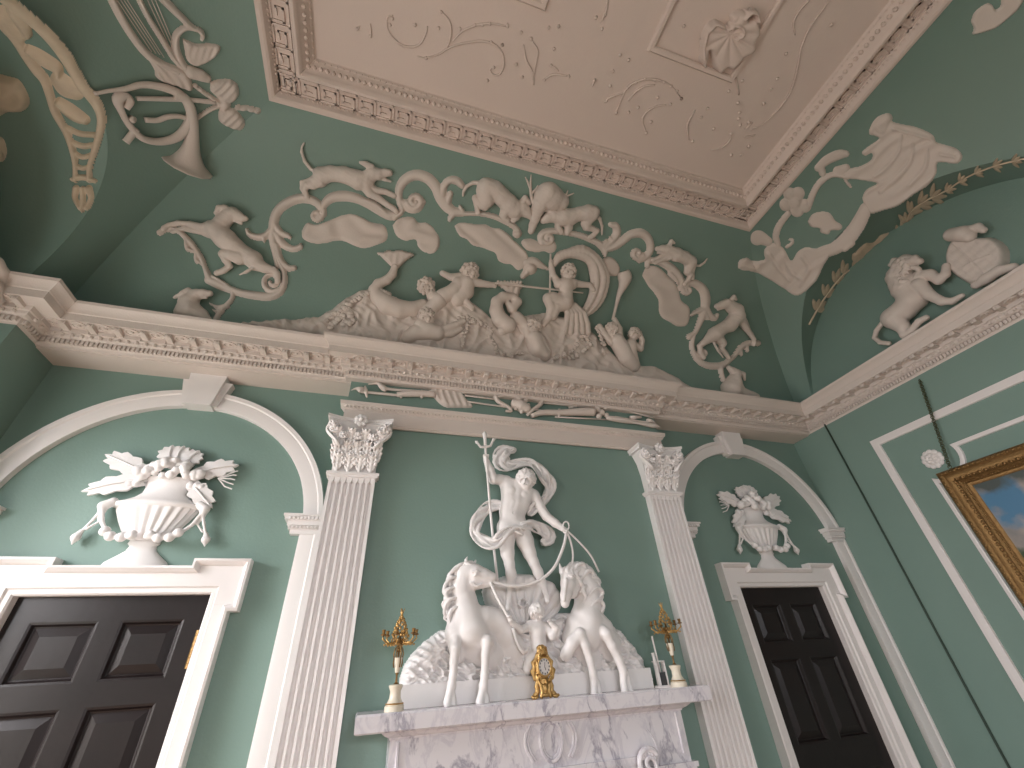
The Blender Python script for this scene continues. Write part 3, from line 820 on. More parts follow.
L = [
 [(469, 571, -.37, 9), (476, 574, -.385, 9), (484, 575.5, -.40, 6.6), (491.5, 577.5, -.41, 5.4)],      # skull to muzzle
 [(474, 583, -.375, 7.2), (488, 583.5, -.40, 3.8)],
 (.006, [(466.5, 565, -.38, 2.6), (466, 560, -.385, 1.6), (467.5, 556.5, -.385, .6)]), (.006, [(474, 564, -.36, 2.2), (476, 560, -.36, .8)]),
 [(464, 575, -.35, 11), (461, 588, -.33, 12.5), (464, 602, -.325, 13.5), (467, 618, -.33, 17), (470, 630, -.335, 20)],
 [(461, 614, -.33, 12), (455, 632, -.35, 11)], [(455, 640, -.35, 9), (458, 655, -.33, 8)],
 [(484, 618, -.34, 12), (497, 622, -.31, 13), (505, 634, -.29, 14), (512, 648, -.26, 15), (516, 662, -.24, 13)],
 [(476, 640, -.33, 14), (486, 645, -.32, 11)], [(470, 645, -.29, 16), (490, 655, -.26, 16)],
 (.012, [(456, 640, -.39, 6.5), (455.5, 648, -.42, 5.6), (454, 662, -.42, 4.6), (453, 676, -.415, 4.3), (451.5, 686, -.41, 5), (450, 693, -.41, 4.2)]),
 (.006, [(449.5, 692, -.415, 4), (447.5, 703, -.42, 4.9)]), (.006, [(452, 692, -.41, 3.6), (453.5, 703, -.415, 4.3)]),
 (.012, [(489, 641, -.39, 6), (487, 641, -.42, 5.6), (485.5, 655, -.425, 4.6), (484.5, 676, -.42, 4.3), (483.5, 686, -.415, 5), (483, 692, -.41, 4.2)]),
 (.006, [(482, 692, -.415, 4), (480, 702, -.42, 4.9)]), (.006, [(485, 692, -.41, 3.6), (486.5, 702, -.415, 4.3)]),
 (.004, [(474.5, 570.5, -.415, 1.5), (479, 569.5, -.418, 1.2)]), (.004, [(492, 575.5, -.43, 1.6)]), (.002, [(476, 573.3, -.447, 1.9)]), (.002, [(472.5, 572, -.445, .9), (476, 570.3, -.455, 1.), (479.5, 572, -.45, .8)]), (.002, [(474, 575.8, -.446, .6), (479, 575.6, -.446, .6)]), (.003, [(471, 583, -.425, 1.6), (477, 586, -.43, 1.4), (482, 584, -.435, 1)]),
 (.006, [(480, 579, -.40, 3), (490, 581, -.415, 2.5)]),
]
ml = []
for i, (u, v) in enumerate([tuple(x) for x in spline([(466, 562), (459, 564), (455, 567), (452, 571), (450, 577), (449, 584), (449, 591), (450, 598), (452, 604), (455, 610)], 2)]):
    s = 1+.15*math.sin(i*2.3)
    dz = .03*math.sin(i*2.1); ml.append([(u+6, v, -.36+dz, 1.6), (u+1, v+1, -.365+dz, 2.0), (u-3, v+5, -.36+dz, 2.1*s), (u-4+2.2*math.sin(i*1.3), v+11, -.355+dz, 1.9), (u-4.5-2*math.cos(i*1.7), v+17, -.35+dz, 1.5), (u-2+(i > 13)*3+math.sin(i), v+23, -.345+dz, .5)])
ml.append([(466, 563, -.40, 2), (470, 565, -.41, 2), (473, 568, -.41, .8)])
horse('rearing_horse', L, 'white stucco horse rearing at left of the group, head turned right', ml, {'cut': [(494, 576, -.45, 1.5), (492.5, 582, -.44, 1.0), (489, 582, -.44, .9)]})
R_ = [
 [(568, 574, -.38, 8), (568, 584, -.40, 7.5), (566, 595, -.415, 5.6), (565, 603, -.42, 4.8)], [(574, 584, -.375, 8), (572, 592, -.38, 6.5)],
 (.005, [(561.5, 572, -.375, 2.6), (559.5, 563.5, -.375, .7)]), (.005, [(573, 568, -.37, 2.2), (574, 562, -.37, .8)]),
 [(579, 574, -.33, 12), (586, 588, -.32, 14), (588, 604, -.32, 14), (586, 620, -.33, 17), (585, 634, -.33, 18)],
 [(577, 626, -.34, 13), (572, 638, -.33, 11)], [(595, 622, -.32, 13), (604, 628, -.33, 10)],
 [(596, 632, -.30, 17), (606, 645, -.26, 17)], [(580, 645, -.30, 14), (590, 660, -.25, 14)],
 (.012, [(566, 655, -.38, 6.5), (572, 643, -.41, 6.3), (580, 634, -.43, 5.6), (585, 645, -.43, 4.8), (590, 660, -.42, 4.2), (593, 674, -.41, 4.2), (594.5, 682, -.40, 4.6)]),
 (.005, [(594, 682, -.405, 3.8), (594, 695, -.40, 4)]), (.005, [(597, 682, -.40, 3.4), (599.5, 694, -.40, 3.2)]),
 (.012, [(603, 632, -.41, 6.5), (606, 634, -.43, 6), (612, 646, -.43, 5), (619, 660, -.42, 4.6), (623.5, 672, -.415, 4.8)]),
 (.005, [(623, 672, -.415, 4), (623.5, 683, -.41, 4), (625, 693, -.41, 4)]), (.005, [(626, 672, -.41, 3.4), (630.5, 691, -.405, 3.4)]),
 (.002, [(572, 577, -.448, 1.7)]), (.002, [(569, 575, -.452, 1.), (572.5, 574, -.452, 1.), (575.5, 576, -.44, .8)]), (.003, [(566, 580, -.452, 2.4), (564.5, 592, -.455, 2.), (564, 600, -.455, 1.8)]), (.004, [(563, 602, -.435, 1.4)]), (.004, [(568.5, 602, -.435, 1.3)]),
]
mr = []
for i, (u, v) in enumerate([tuple(x) for x in spline([(574, 565), (582, 565), (588, 569), (593, 575), (596, 582), (598, 589), (599, 597), (599, 606), (598, 615)], 2)]):
    dz = .03*math.sin(i*2.3); mr.append([(u-9, v+6, -.385+dz, 1.7), (u-4, v, -.385+dz, 2.0), (u+1, v-1, -.375+dz, 2.1), (u+3.5+1.5*math.sin(i*2), v+4, -.365+dz, 1.8), (u+1.5+1.5*math.cos(i*1.5), v+10, -.36+dz, 1.4), (u+2.5*math.sin(i*1.9), v+15, -.35+dz, .4)])
for i, (u, v) in enumerate([(568, 566), (572, 567), (577, 570), (581, 577), (584, 586)]): mr.append([(u+3, v-2, -.395, 2.2), (u-1, v+4, -.42, 2.4), (u+2, v+10, -.415, 1.9), (u-1, v+16, -.41, .7)])
horse('rearing_horse', R_, 'white stucco horse rearing at right of the group, head bowed down', mr, {'cut': [(562.6, 603, -.462, 1.3), (567.6, 603.5, -.462, 1.3)]})
# the trident bearer
G = [
 [(526, 477, -.375, 7.8), (526, 484, -.385, 6.2)], [(527, 486, -.36, 4.6), (525, 491, -.33, 5.2)],
 [(506, 484, -.315, 7), (517, 488, -.31, 9), (532, 496, -.31, 7)],
 [(509, 490, -.315, 8.6), (510, 501, -.315, 8.8), (508, 512, -.31, 8.6), (509, 522, -.31, 10)],
 [(525, 494, -.315, 9), (521, 505, -.315, 8.6), (516, 515, -.31, 8.4), (517, 524, -.31, 10)],
 [(517, 492, -.325, 8), (516, 504, -.325, 8), (512, 516, -.322, 8.5), (513, 524, -.32, 9)], (.007, [(511, 491, -.352, 5.2)]), (.007, [(523, 495, -.352, 5.2)]), (.006, [(512.5, 502, -.362, 3.6), (511, 508, -.36, 3.4)]), (.006, [(517.5, 503.5, -.362, 3.6), (515.5, 509.5, -.36, 3.4)]),
 (.012, [(506, 481.5, -.315, 6.2), (499, 479.5, -.33, 5.1), (493.5, 479.5, -.345, 4.8)]), (.010, [(493.5, 479.5, -.345, 4.6), (490, 470, -.355, 4.3), (486.5, 461, -.365, 3.0)]),
 (.012, [(534, 496, -.32, 6.), (540, 507, -.33, 5.1), (546, 516, -.345, 4.6)]), (.010, [(546, 516, -.345, 4.5), (555, 523, -.37, 4.2), (562.5, 528.5, -.39, 3.)]),
 (.014, [(506, 527, -.315, 9.6), (506, 540, -.33, 9), (507.5, 553, -.34, 7), (509.5, 564, -.34, 5.3), (511, 574, -.325, 5.5), (510.5, 585, -.315, 4.2), (509, 597, -.32, 3.0)]),
 (.008, [(509, 597, -.32, 3.1), (509, 603, -.34, 3.2), (508, 608, -.36, 3)]),
 (.014, [(520, 528, -.315, 9.4), (525, 541, -.33, 8.8), (529.5, 553, -.34, 6.8), (533.5, 562, -.34, 5.2), (538, 572, -.325, 5.2), (542, 582, -.315, 4), (545, 591, -.32, 2.9)]),
 (.008, [(545, 591, -.32, 3), (547, 597, -.345, 3), (547.5, 601, -.36, 2.6)]),
 (.003, [(525, 478, -.438, 1.2), (524.8, 481.5, -.452, 1.5)]), (.003, [(522.5, 476.8, -.436, 1.), (525, 477.2, -.44, .8), (528, 477.2, -.434, 1.)]), (.002, [(523.2, 484.5, -.442, .9), (526.5, 484.7, -.442, .9)]),
]
# hands: palm, four curled fingers and a thumb each
def hand(u, v, y, du, dv, s=1.):
    out = [(.005, [(u-du*2.4, v-dv*2.4, y, 2.6*s), (u, v, y, 2.5*s)])]
    for k in range(4):
        o = (k-1.5)*1.15*s
        out.append((.0015, [(u+o*dv+du, v-o*du+dv, y, 1.0*s), (u+o*dv+du*2.6, v-o*du+dv*2.6, y-.018, .85*s), (u+o*dv+du*2.2-1.5*dv, v-o*du+dv*2.2+1.2*du, y-.03, .75*s)]))
    out.append((.0015, [(u-dv*2.4, v+du*2.4, y-.004, .95*s), (u-dv*2.6+du*2, v+du*2.6+dv*2, y-.02, .8*s)]))
    return out
G += hand(485.6, 457.5, -.372, -.1, -1.) + hand(565, 530, -.395, .9, .5)
B = Blob(.014)
for chn in G:
    kk = None
    if isinstance(chn, tuple): kk, chn = chn
    P = [at(u, v, y) for u, v, y, r in chn]; R = [r*pxr(p) for p, (_, _, _, r) in zip(P, chn)]
    B.chain(P, R, kk) if len(P) > 1 else B.ell(P[0], (R[0],)*3, k=kk)
for (u, v, yy, rr) in ((513.4, 513, -.388, .006), (523.2, 478.8, -.44, .006), (527.2, 479, -.438, .006)): p = at(u, v, yy); B.ell(p, (rr,)*3, k=.004, sub=True)
god = B.build('sea_god_figure', 'white', None, .0052)
tag(god, 'white stucco bearded nude man standing over the horses, arm raised', 'statue')
def head_hair(parent, u0, v0, y, R, n, r, face=None, beard=0, seed=3, mt_='white', vox=.0046):
    """curls all over a head seen from the front, leaving the face clear"""
    H_ = Blob(.0025); rd = random.Random(seed); C = at(u0, v0, y); Rm = R*pxr(C)
    for i in range(n):
        t = i+.5; ph = math.acos(1-1.25*t/n); th = 2.39996*i       # sphere points, front and sides
        d = RT*math.sin(ph)*math.cos(th)+UP*math.sin(ph)*math.sin(th)-FW*math.cos(ph)
        if face is not None:
            e = math.hypot((math.sin(ph)*math.cos(th)-face[0])/face[2], (math.sin(ph)*math.sin(th)-face[1])/face[3])
            if e < 1 and math.cos(ph) > 0 and not (beard and math.sin(ph)*math.sin(th) < face[1]-beard): continue
        p = C+d*Rm*(1+.08*rd.random()); H_.ell(p, (r*(.8+.5*rd.random()),)*3)
        q_ = p+np.array([rd.uniform(-1, 1), rd.uniform(-1, .2), rd.uniform(-1, 1)])*r*1.1; H_.cap(p, q_, r*.7, r*.45)
    return H_.build('hair', mt_, parent, vox)
head_hair(god, 526, 478.5, -.378, 8.6, 150, .0125, (-.1, -.12, .5, .42), .22, vox=.0048)
CL = Blob(.006)
def cloth(pts, n=3, w=3.0, r=2.6, ph=0.):
    P = spline(pts, 4); n = 4; m = len(P); sc_ = 2.9
    for k in range(n+1):
        ch = []; rr = []
        for i, p in enumerate(P):
            t = np.array(P[min(i+1, m-1)][:2])-np.array(P[max(i-1, 0)][:2]); t = t/(np.linalg.norm(t)+1e-9); wd = p[3]
            if k == n: o = 0; rad = 4.1*wd*(.85+.15*math.sin(i*.7)); dy = .012
            else: o = (k-(n-1)/2)*2.15+1.5*math.sin(i*.42+k*1.9+ph); rad = 1.5*wd*(.75+.4*math.sin(i*.55+k*2.3+ph)); dy = -.026-.006*math.sin(i*.5+k)
            u, v = p[0]-t[1]*o*wd, p[1]+t[0]*o*wd; q_ = at(u, v, p[2]+dy); ch.append(q_); rr.append(max(rad, .5)*pxr(q_))
        CL.chain(ch, rr, .004)
cloth([(506, 452, -.25, 1.2), (501, 461, -.25, 1.5), (508, 466, -.26, 1.3), (520, 464, -.27, 1.0), (532, 463, -.28, 1.), (541, 470, -.29, 1.15), (547, 480, -.30, 1.3), (549, 490, -.28, 1.2), (544, 501, -.31, 1.25), (535, 509, -.31, 1.0), (529, 514, -.31, .6)], 5, 2.1, 1.7)
cloth([(514, 450, -.23, .8), (502, 452, -.23, 1.2), (499, 460, -.235, 1.3), (508, 463, -.24, 1)], 4, 2.3, 1.8)
cloth([(503, 505, -.26, 1), (492, 507, -.26, 1.3), (482, 513, -.27, 1.4), (475, 522, -.28, 1.3), (475, 533, -.30, 1.3), (485, 541, -.34, 1.4), (496, 543, -.37, 1.2), (506, 534, -.39, 1.2), (516, 528, -.39, 1.0), (524, 531, -.38, .8)], 5, 2.1, 1.75)
cloth([(522, 526, -.36, .9), (532, 524, -.33, 1.2), (542, 529, -.28, 1.5), (548, 537, -.26, 1.4), (543, 543, -.26, 1)], 5, 2.1, 1.8)
CL.build('cloak', 'white', god, .0058)
tr = MB()
sh = [at(485.3, 441, -.395), at(486, 457, -.39), at(489.5, 500, -.36), at(493.5, 545, -.34), at(498, 585, -.30)]
tr.tube(sh, .010, 8)
def prong(pts): tr.tube([at(u, v, y) for u, v, y, r in pts], [r*pxr(at(u, v, y)) for u, v, y, r in pts], 8)
prong([(485.3, 445, -.395, 1.6), (485, 439, -.395, 1.7), (484.6, 434, -.395, 2.4), (484.4, 431.5, -.395, .4)])
prong([(485.5, 447, -.395, 1.5), (480.5, 447, -.395, 1.3), (478, 443.5, -.395, 1.2), (476.5, 442, -.395, 1.8), (475, 441, -.395, .3)])
prong([(485.5, 447, -.395, 1.5), (490.5, 446, -.395, 1.3), (492.5, 441.5, -.395, 1.2), (493.5, 439.5, -.395, 1.9), (496, 438.5, -.395, .3)])
tag(tr.build('trident', 'white', smooth=True), 'long white three-pronged staff gripped in the raised hand', 'trident')
def cord(nm, lb, lines, r=1.15):
    q = MB()
    for l in lines: P = [at(*p) for p in spline(l, 6)]; q.tube(P, [r*px(p) for p in P], 8)
    tag(q.build(nm, 'white', smooth=True), lb, 'rein')
cord('rein', 'white plaster rein looping from the outstretched hand to the left horse', [[(566.5, 532, -.41), (563, 548, -.42), (553, 569, -.43), (536, 582, -.43), (515, 586, -.425), (497, 583, -.42), (493, 581, -.42)]], 1.5)
cord('rein', 'white plaster rein hanging straight from the hand to the bowed horse', [[(567, 532, -.41), (571, 543, -.41), (573, 556, -.40), (571, 568, -.40)]], 1.1)
cord('rein', 'white plaster rein slanting from the hand to the back of the mane', [[(567.5, 531, -.41), (580, 543, -.40), (591, 556, -.385), (599, 572, -.37)]], 1.0)
cord('bridle_strap', 'white plaster strap running down from the left horse mouth', [[(490, 582, -.425), (497, 597, -.43), (506, 613, -.43), (510, 621, -.42)], [(513, 628, -.40), (517, 642, -.39), (523, 652, -.38), (528, 650, -.37)]], 1.6)
q = MB(); P = [at(566+3*math.cos(a*.45), 527+4.5*math.sin(a*.45)-1, -.42) for a in range(15)]; q.tube(P, .006, 8); tag(q.build('rein_knot', 'white', smooth=True), 'white looped knot held above the outstretched hand', 'knot')
# sea boy between the horses
boy = [[(536, 612, -.38, 6.2)], [(537, 618, -.36, 4), (538, 624, -.34, 5)], [(531, 626, -.34, 6), (546, 628, -.34, 6)], [(537, 630, -.34, 9), (538, 645, -.33, 8.5), (538, 658, -.32, 9)],
 (.008, [(547, 628, -.35, 4.5), (552, 636, -.38, 4), (556, 628, -.40, 3.3), (551, 623, -.41, 2.6)]), (.008, [(529, 627, -.34, 4.4), (521, 630, -.37, 3.8), (513, 623, -.40, 3), (510, 620, -.42, 2.6)]), (.003, [(535.6, 612.5, -.432, .9), (535.4, 614.4, -.44, 1.1)]), (.002, [(534, 617, -.428, .7), (537, 617, -.428, .7)]), (.002, [(533.5, 611.8, -.432, .8)]), (.002, [(538, 612, -.432, .8)]),
 (.01, [(534, 656, -.33, 8), (528, 668, -.34, 6)]), (.01, [(543, 656, -.33, 8), (552, 664, -.34, 6)])]
boy += hand(509.5, 618.5, -.425, -.3, -.9, .8) + hand(550, 622, -.415, -.7, -.6, .8)
bo = figure('sea_boy_figure', 'white', lambda u, v, l: (at(u, v, l), 0), boy, vox=.0052)
tag(bo, 'white stucco curly-haired boy with raised arms behind the gilt clock', 'statue')
head_hair(bo, 536.5, 611, -.38, 6.9, 90, .0105, (-.1, -.35, .5, .5), 0, seed=8)
q = [(545, 632), (550, 623), (562, 617), (567, 616), (563, 628), (560, 640), (553, 641)]
tag(relief('shell_trumpet', 'white', WN, polys=[(q, .19, 5)], lift=.15), 'white conch shell held up beside the boy, open end right', 'shell')
tag(relief('wheel_boss', 'white', WN, strokes=[([(523+4*math.cos(a*.6), 603+4*math.sin(a*.6), 1.6) for a in range(12)], .185)], lift=.15), 'small white ring on the rim of the shell chariot', 'ring')
# ================= things on the shelf
def candelabrum(loc, label, sc=1.):
    root = empty('candelabrum', loc, label, 'candelabrum', 'gilt candelabra on the mantel shelf')
    q = MB(); q.lathe([(0, 0), (.062, 0), (.062, .028), (.055, .033), (.056, .04), (.05, .045), (.036, .07), (.034, .105), (.044, .128), (.046, .137), (.036, .142), (0, .142)], n=32)
    b = q.build('pedestal', 'cream', root, auto=40)
    q = MB(); q.lathe([(.057, .036), (.060, .040), (.057, .044)], n=32); q.build('gilt_band', 'gilt', b, auto=40)
    q = MB(); q.lathe([(.0, .142), (.02, .143), (.008, .155), (.006, .19), (.011, .2), (.011, .205), (0, .21)], n=16)
    q.build('stem', 'bronze', root, auto=40)
    q = MB(); q.lathe([(0, .205), (.014, .206), (.020, .24), (.027, .275), (.029, .29), (.02, .291), (0, .285)], n=24); q.build('vase', 'cream', root, auto=40)
    q = MB()
    for k in range(4):           # scrolled mounts over the vase
        a = k*math.pi/2+.4; c, s = math.cos(a), math.sin(a)
        q.tube([(c*r, s*r, z) for r, z in ((.03, .285), (.036, .31), (.028, .34), (.012, .36), (.022, .375), (.034, .37))], .0045, 6)
        q.tube([(c*r, s*r, z) for r, z in ((.028, .235), (.034, .26), (.03, .285))], .004, 6)
    q.tube([(0, 0, .28), (0, 0, .44)], .007, 8); q.ball((0, 0, .335), .016, 8); q.ball((0, 0, .39), .02, 10, (1, 1, .8))
    q.build('openwork_mount', 'bronze', root, smooth=True)
    for k in range(6):
        a = k*math.pi/3+.25; c, s = math.cos(a), math.sin(a); q = MB()
        q.tube([(c*r, s*r, z) for r, z in ((.012, .40), (.045, .375), (.09, .375), (.122, .402), (.118, .42))], .0055, 6)
        q.tube([(c*r, s*r, z) for r, z in ((.03, .385), (.045, .405), (.06, .395), (.055, .38))], .004, 6)
        for i in range(6): q.ball((c*(.035+.014*i), s*(.035+.014*i), .372-.006*(i % 2)), .008, 6)
        arm = q.build('arm', 'gilt', root, smooth=True)
        q = MB(); q.lathe([(0, .418), (.017, .422), (.019, .428), (.009, .432), (.012, .452), (.013, .456), (0, .452)], (c*.118, s*.118, 0), 12); q.build('candle_socket', 'bronze', arm, auto=40)
    q = MB()
    for i in range(40):
        t = i/39; a = i*2.4; r = .048*(1-t)**.7+.006; q.ball((r*math.cos(a), r*math.sin(a), .415+.12*t), .0125-.004*t, 6)
    q.lathe([(0, .535), (.012, .54), (.007, .552), (.013, .563), (.004, .575), (0, .59)], n=10)
    for k in range(3): a = k*2.1; q.tube([(0, 0, .565), (.012*math.cos(a), .012*math.sin(a), .572), (.017*math.cos(a), .017*math.sin(a), .588)], .003, 5)
    q.build('floral_crown', 'gilt', root, smooth=True)
    root.scale = (sc, sc, sc)
    return root
cA = at(394, 709, -.43); cB = at(679, 685, -.43)
candelabrum((cA[0], -.43, ZS), 'gilt and cream candelabrum at the left end of the mantel shelf', .86)
candelabrum((cB[0], -.43, ZS), 'gilt and cream candelabrum on the shelf beside the right pilaster', .86)
# clock
ck = empty('mantel_clock', (at(545, 697, -.44)[0], -.44, ZS), 'small ornate gilt clock with white dial, centre of mantel shelf', 'clock')
B = Blob(.0025)
for s in (-1, 1):
    B.chain([(s*.075, 0, .008), (s*.062, 0, .02), (s*.045, 0, .035), (s*.05, 0, .06), (s*.04, 0, .085), (s*.05, 0, .10)], [.011, .013, .014, .013, .012, .012])
    B.chain([(s*.085, -.01, .012), (s*.068, -.012, .006), (s*.05, -.01, .012)], [.008, .009, .008])
    B.chain([(s*.03, -.02, .01), (s*.022, -.022, .04), (s*.03, -.02, .07)], [.01, .011, .009])
    B.chain([(s*.06, 0, .10), (s*.066, 0, .13), (s*.056, 0, .16), (s*.064, 0, .185), (s*.045, 0, .20), (s*.03, 0, .225)], [.010, .012, .011, .010, .011, .012])
    B.chain([(s*.072, 0, .125), (s*.078, 0, .14), (s*.07, 0, .15)], [.006, .007, .006])
    B.chain([(s*.03, 0, .225), (s*.02, 0, .245), (s*.024, 0, .262), (s*.01, 0, .272)], [.011, .010, .008, .008])
B.ell((0, 0, .155), (.052, .026, .062)); B.ell((0, 0, .085), (.035, .02, .03)); B.ell((0, 0, .235), (.025, .016, .03)); B.ell((0, -.012, .268), (.012,)*3); B.ell((0, -.02, .05), (.02, .014, .026)); B.ell((0, -.02, .018), (.03, .014, .012))
rd = random.Random(5)
for i in range(150):
    a = rd.random()*6.28; z = .02+.25*rd.random(); w_ = .05-.02*abs(z-.13)/.13; B.ell((w_*math.cos(a), -.018*abs(math.sin(a))-.004, z), (.0065,)*3)
B.build('case', 'gilt', ck, .0032)
def vring(q, c, rx, rz, r, n=28): q.tube([(c[0]+rx*math.cos(2*math.pi*i/n), c[1], c[2]+rz*math.sin(2*math.pi*i/n)) for i in range(n+1)], r, 8, up=(0, 1, 0))
q = MB(); vring(q, (0, -.032, .16), .043, .049, .006); q.build('bezel', 'gilt', ck, smooth=True)
q = MB(); q.prism([(.04*math.cos(2*math.pi*i/28), .16+.046*math.sin(2*math.pi*i/28)) for i in range(28)], -.034, -.022, 1); dl = q.build('dial', 'face', ck)
q = MB()
for k in range(12): a = k*math.pi/6; q.box(.031*math.cos(a)-.003, .031*math.cos(a)+.003, -.036, -.034, .16+.036*math.sin(a)-.005, .16+.036*math.sin(a)+.005)
q.build('numerals', 'black', dl)
q = MB(); q.tube([(0, -.037, .16), (.004, -.037, .185)], .0018, 5); q.tube([(0, -.037, .16), (.006, -.037, .142)], .0022, 5); q.build('hands', 'black', dl)
# small holder
hx = at(663, 689, -.36); hd = empty('pen_holder', (hx[0]+.0, -.37, ZS), 'small white and black holder with upright sticks beside right candelabrum', 'holder')
q = MB(); q.box(-.05, .05, -.03, .03, 0, .012); q.box(-.03, -.022, -.02, .02, .012, .15); q.box(.03, .038, -.02, .02, .012, .15); q.box(-.04, .038, -.02, .02, .145, .152); q.build('rack', 'gloss', hd)
q = MB(); q.box(-.02, .028, -.015, .015, .012, .085); q.build('black_box', 'glass', hd)
q = MB(); q.tube([(0, 0, .085), (-.008, 0, .30)], .006, 8); q.build('stick', 'gloss', hd, smooth=True)
q = MB(); q.tube([(-.025, 0, .12), (-.03, 0, .20)], .011, 10); q.build('stick', 'gloss', hd, smooth=True)
# ================= urns over the doors
def urn(c, label, side):
    root = empty('fruit_urn', (c, -.001, 2.256), label, 'urn', 'fruit filled urns over the doors')
    a0, a1 = math.pi, 2*math.pi
    q = MB(); q.lathe([(.185, 0), (.17, .03), (.12, .07), (.085, .10), (.075, .13), (.09, .145), (.085, .165)], n=32, sy=.42, a0=a0, a1=a1)
    q.build('foot', 'white', root, auto=40)
    q = MB(); q.lathe([(.06, .155), (.10, .175, .2), (.15, .225, 1), (.19, .29, 1), (.225, .35, .8), (.24, .375, .2), (.25, .38, 0)], n=128, sy=.45, a0=a0, a1=a1, lobes=22, amp=.055)
    q.build('fluted_bowl', 'white', root, smooth=True)
    q = MB(); q.lathe([(.24, .372), (.268, .38), (.275, .395), (.262, .405), (.22, .42), (.17, .445), (.135, .48), (.13, .52), (.15, .56), (.175, .585)], n=64, sy=.45, a0=a0, a1=a1)
    q.build('neck', 'white', root, auto=50)
    q = Blob(.004); rd = random.Random(11+side)
    for i in range(46):
        u = rd.uniform(-.20, .20); z = .575+rd.uniform(0, .15)*(1-abs(u)/.26); q.ell((u, -.085-rd.uniform(0, .05)*(1-abs(u)/.25), z), (rd.uniform(.022, .034),)*3)
    for u in (-.21, -.17, .19, .22, .15): q.ell((u, -.05, .56-.15*abs(u)), (.028,)*3)
    q.build('fruit', 'white', root, .006)
    q = MB()
    def fleaf(cx, cz, ang, L, W, lob=5):
        V = [(cx, -.045, cz)]; n = 40; ca, sa = math.cos(ang), math.sin(ang); pts = []
        for i in range(n):
            t = 2*math.pi*i/n; r = 1+.13*math.cos(lob*2*t)
            lx = L/2+L/2*math.cos(t)*r; lz = W/2*math.sin(t)*r; pts.append((lx, lz))
        Vt = []; Vb = []
        for lx, lz in pts:
            d = -.04-.02*math.sin(lx/L*3); Vt.append((cx+ca*lx-sa*lz, d-.008, cz+sa*lx+ca*lz)); Vb.append((cx+ca*lx-sa*lz, d+.012, cz+sa*lx+ca*lz))
        mid = [(cx+ca*L/2, -.072, cz+sa*L/2)]
        VV = Vt+Vb+mid; F_ = [(i, (i+1) % n, 2*n) for i in range(n)]+[(i, n+i, n+(i+1) % n, (i+1) % n) for i in range(n)]+[tuple(range(2*n-1, n-1, -1))]
        q.add(VV, F_)
        q.tube([(cx, -.06, cz), (cx+ca*L*.5, -.078, cz+sa*L*.5), (cx+ca*L*.95, -.062, cz+sa*L*.95)], .006, 6)
    f = -1 if side else 1
    for cx, cz, an, L, W in ((-.14, .61, 2.75, .30, .13), (-.12, .57, 3.45, .33, .12), (.14, .62, .35, .26, .13), (.14, .56, -.75, .24, .12), (-.04, .70, 1.75, .13, .14), (.07, .69, 1.2, .12, .13), (.0, .71, 1.5, .12, .13)):
        if f < 0: cx = -cx; an = math.pi-an
        fleaf(cx, cz, an, L, W)
    for k in range(5):
        a = (.1+.16*k)*f; q.tube([(f*.30, -.05, .60), (f*(.36+.01*k), -.055, .60+.03*(k-2)), (f*(.41), -.05, .595+.035*(k-2))], .005, 5)
    q.build('leaves', 'white', root, auto=40)
    for s in (-1, 1):
        q = Blob(.006); q.chain([(s*.25, -.05, .40), (s*.29, -.055, .37), (s*.285, -.05, .33)], [.028, .03, .02]); q.chain([(s*.285, -.06, .35), (s*.25, -.06, .26), (s*.19, -.07, .19), (s*.12, -.09, .165), (s*.04, -.10, .175)], [.012, .012, .012, .014, .02])
        for x, z in ((.20, .20), (.16, .17), (.10, .165), (.05, .18)): q.ell((s*x, -.09, z), (.03,)*3)
        q.chain([(s*.285, -.06, .35), (s*.31, -.05, .28), (s*.345, -.045, .20)], [.011, .009, .009]); q.chain([(s*.345, -.045, .205), (s*.355, -.045, .17), (s*.36, -.04, .13)], [.014, .026, .005])
        q.chain([(s*.30, -.05, .33), (s*.275, -.05, .27), (s*.32, -.05, .22)], [.008, .007, .007])
        q.build('garland', 'white', root, .0058)
    return root
urn(-2.588, 'white relief urn heaped with fruit above the left door', 0)
urn(2.58, 'white relief urn heaped with fruit above the right door', 1)
# ================= plasterwork hunt on the back cove
A2 = conv(140, 120, 3.413); A3 = conv(380, 150, 4.267); A4 = conv(580, 200, 3.84); A5 = conv(320, 220, 3.413); A1 = conv(0, 0, 3.657); A6 = conv(720, 90, 3.368)
GH = 'leaping hounds on the back cove'
def hound(nm, label, cat, chains, group=None, vox=.0062, k=.013):
    o = figure(nm, 'plaster', cove, chains, k=k, vox=vox, tex=lambda X: .0022*noise3(X, 34.)+.0012*noise3(X, 80., 3)); return tag(o, label, cat, group)
def leg(*p): return (.007, list(p))
def hx(c, pts, l0=None):
    return c(*pts)
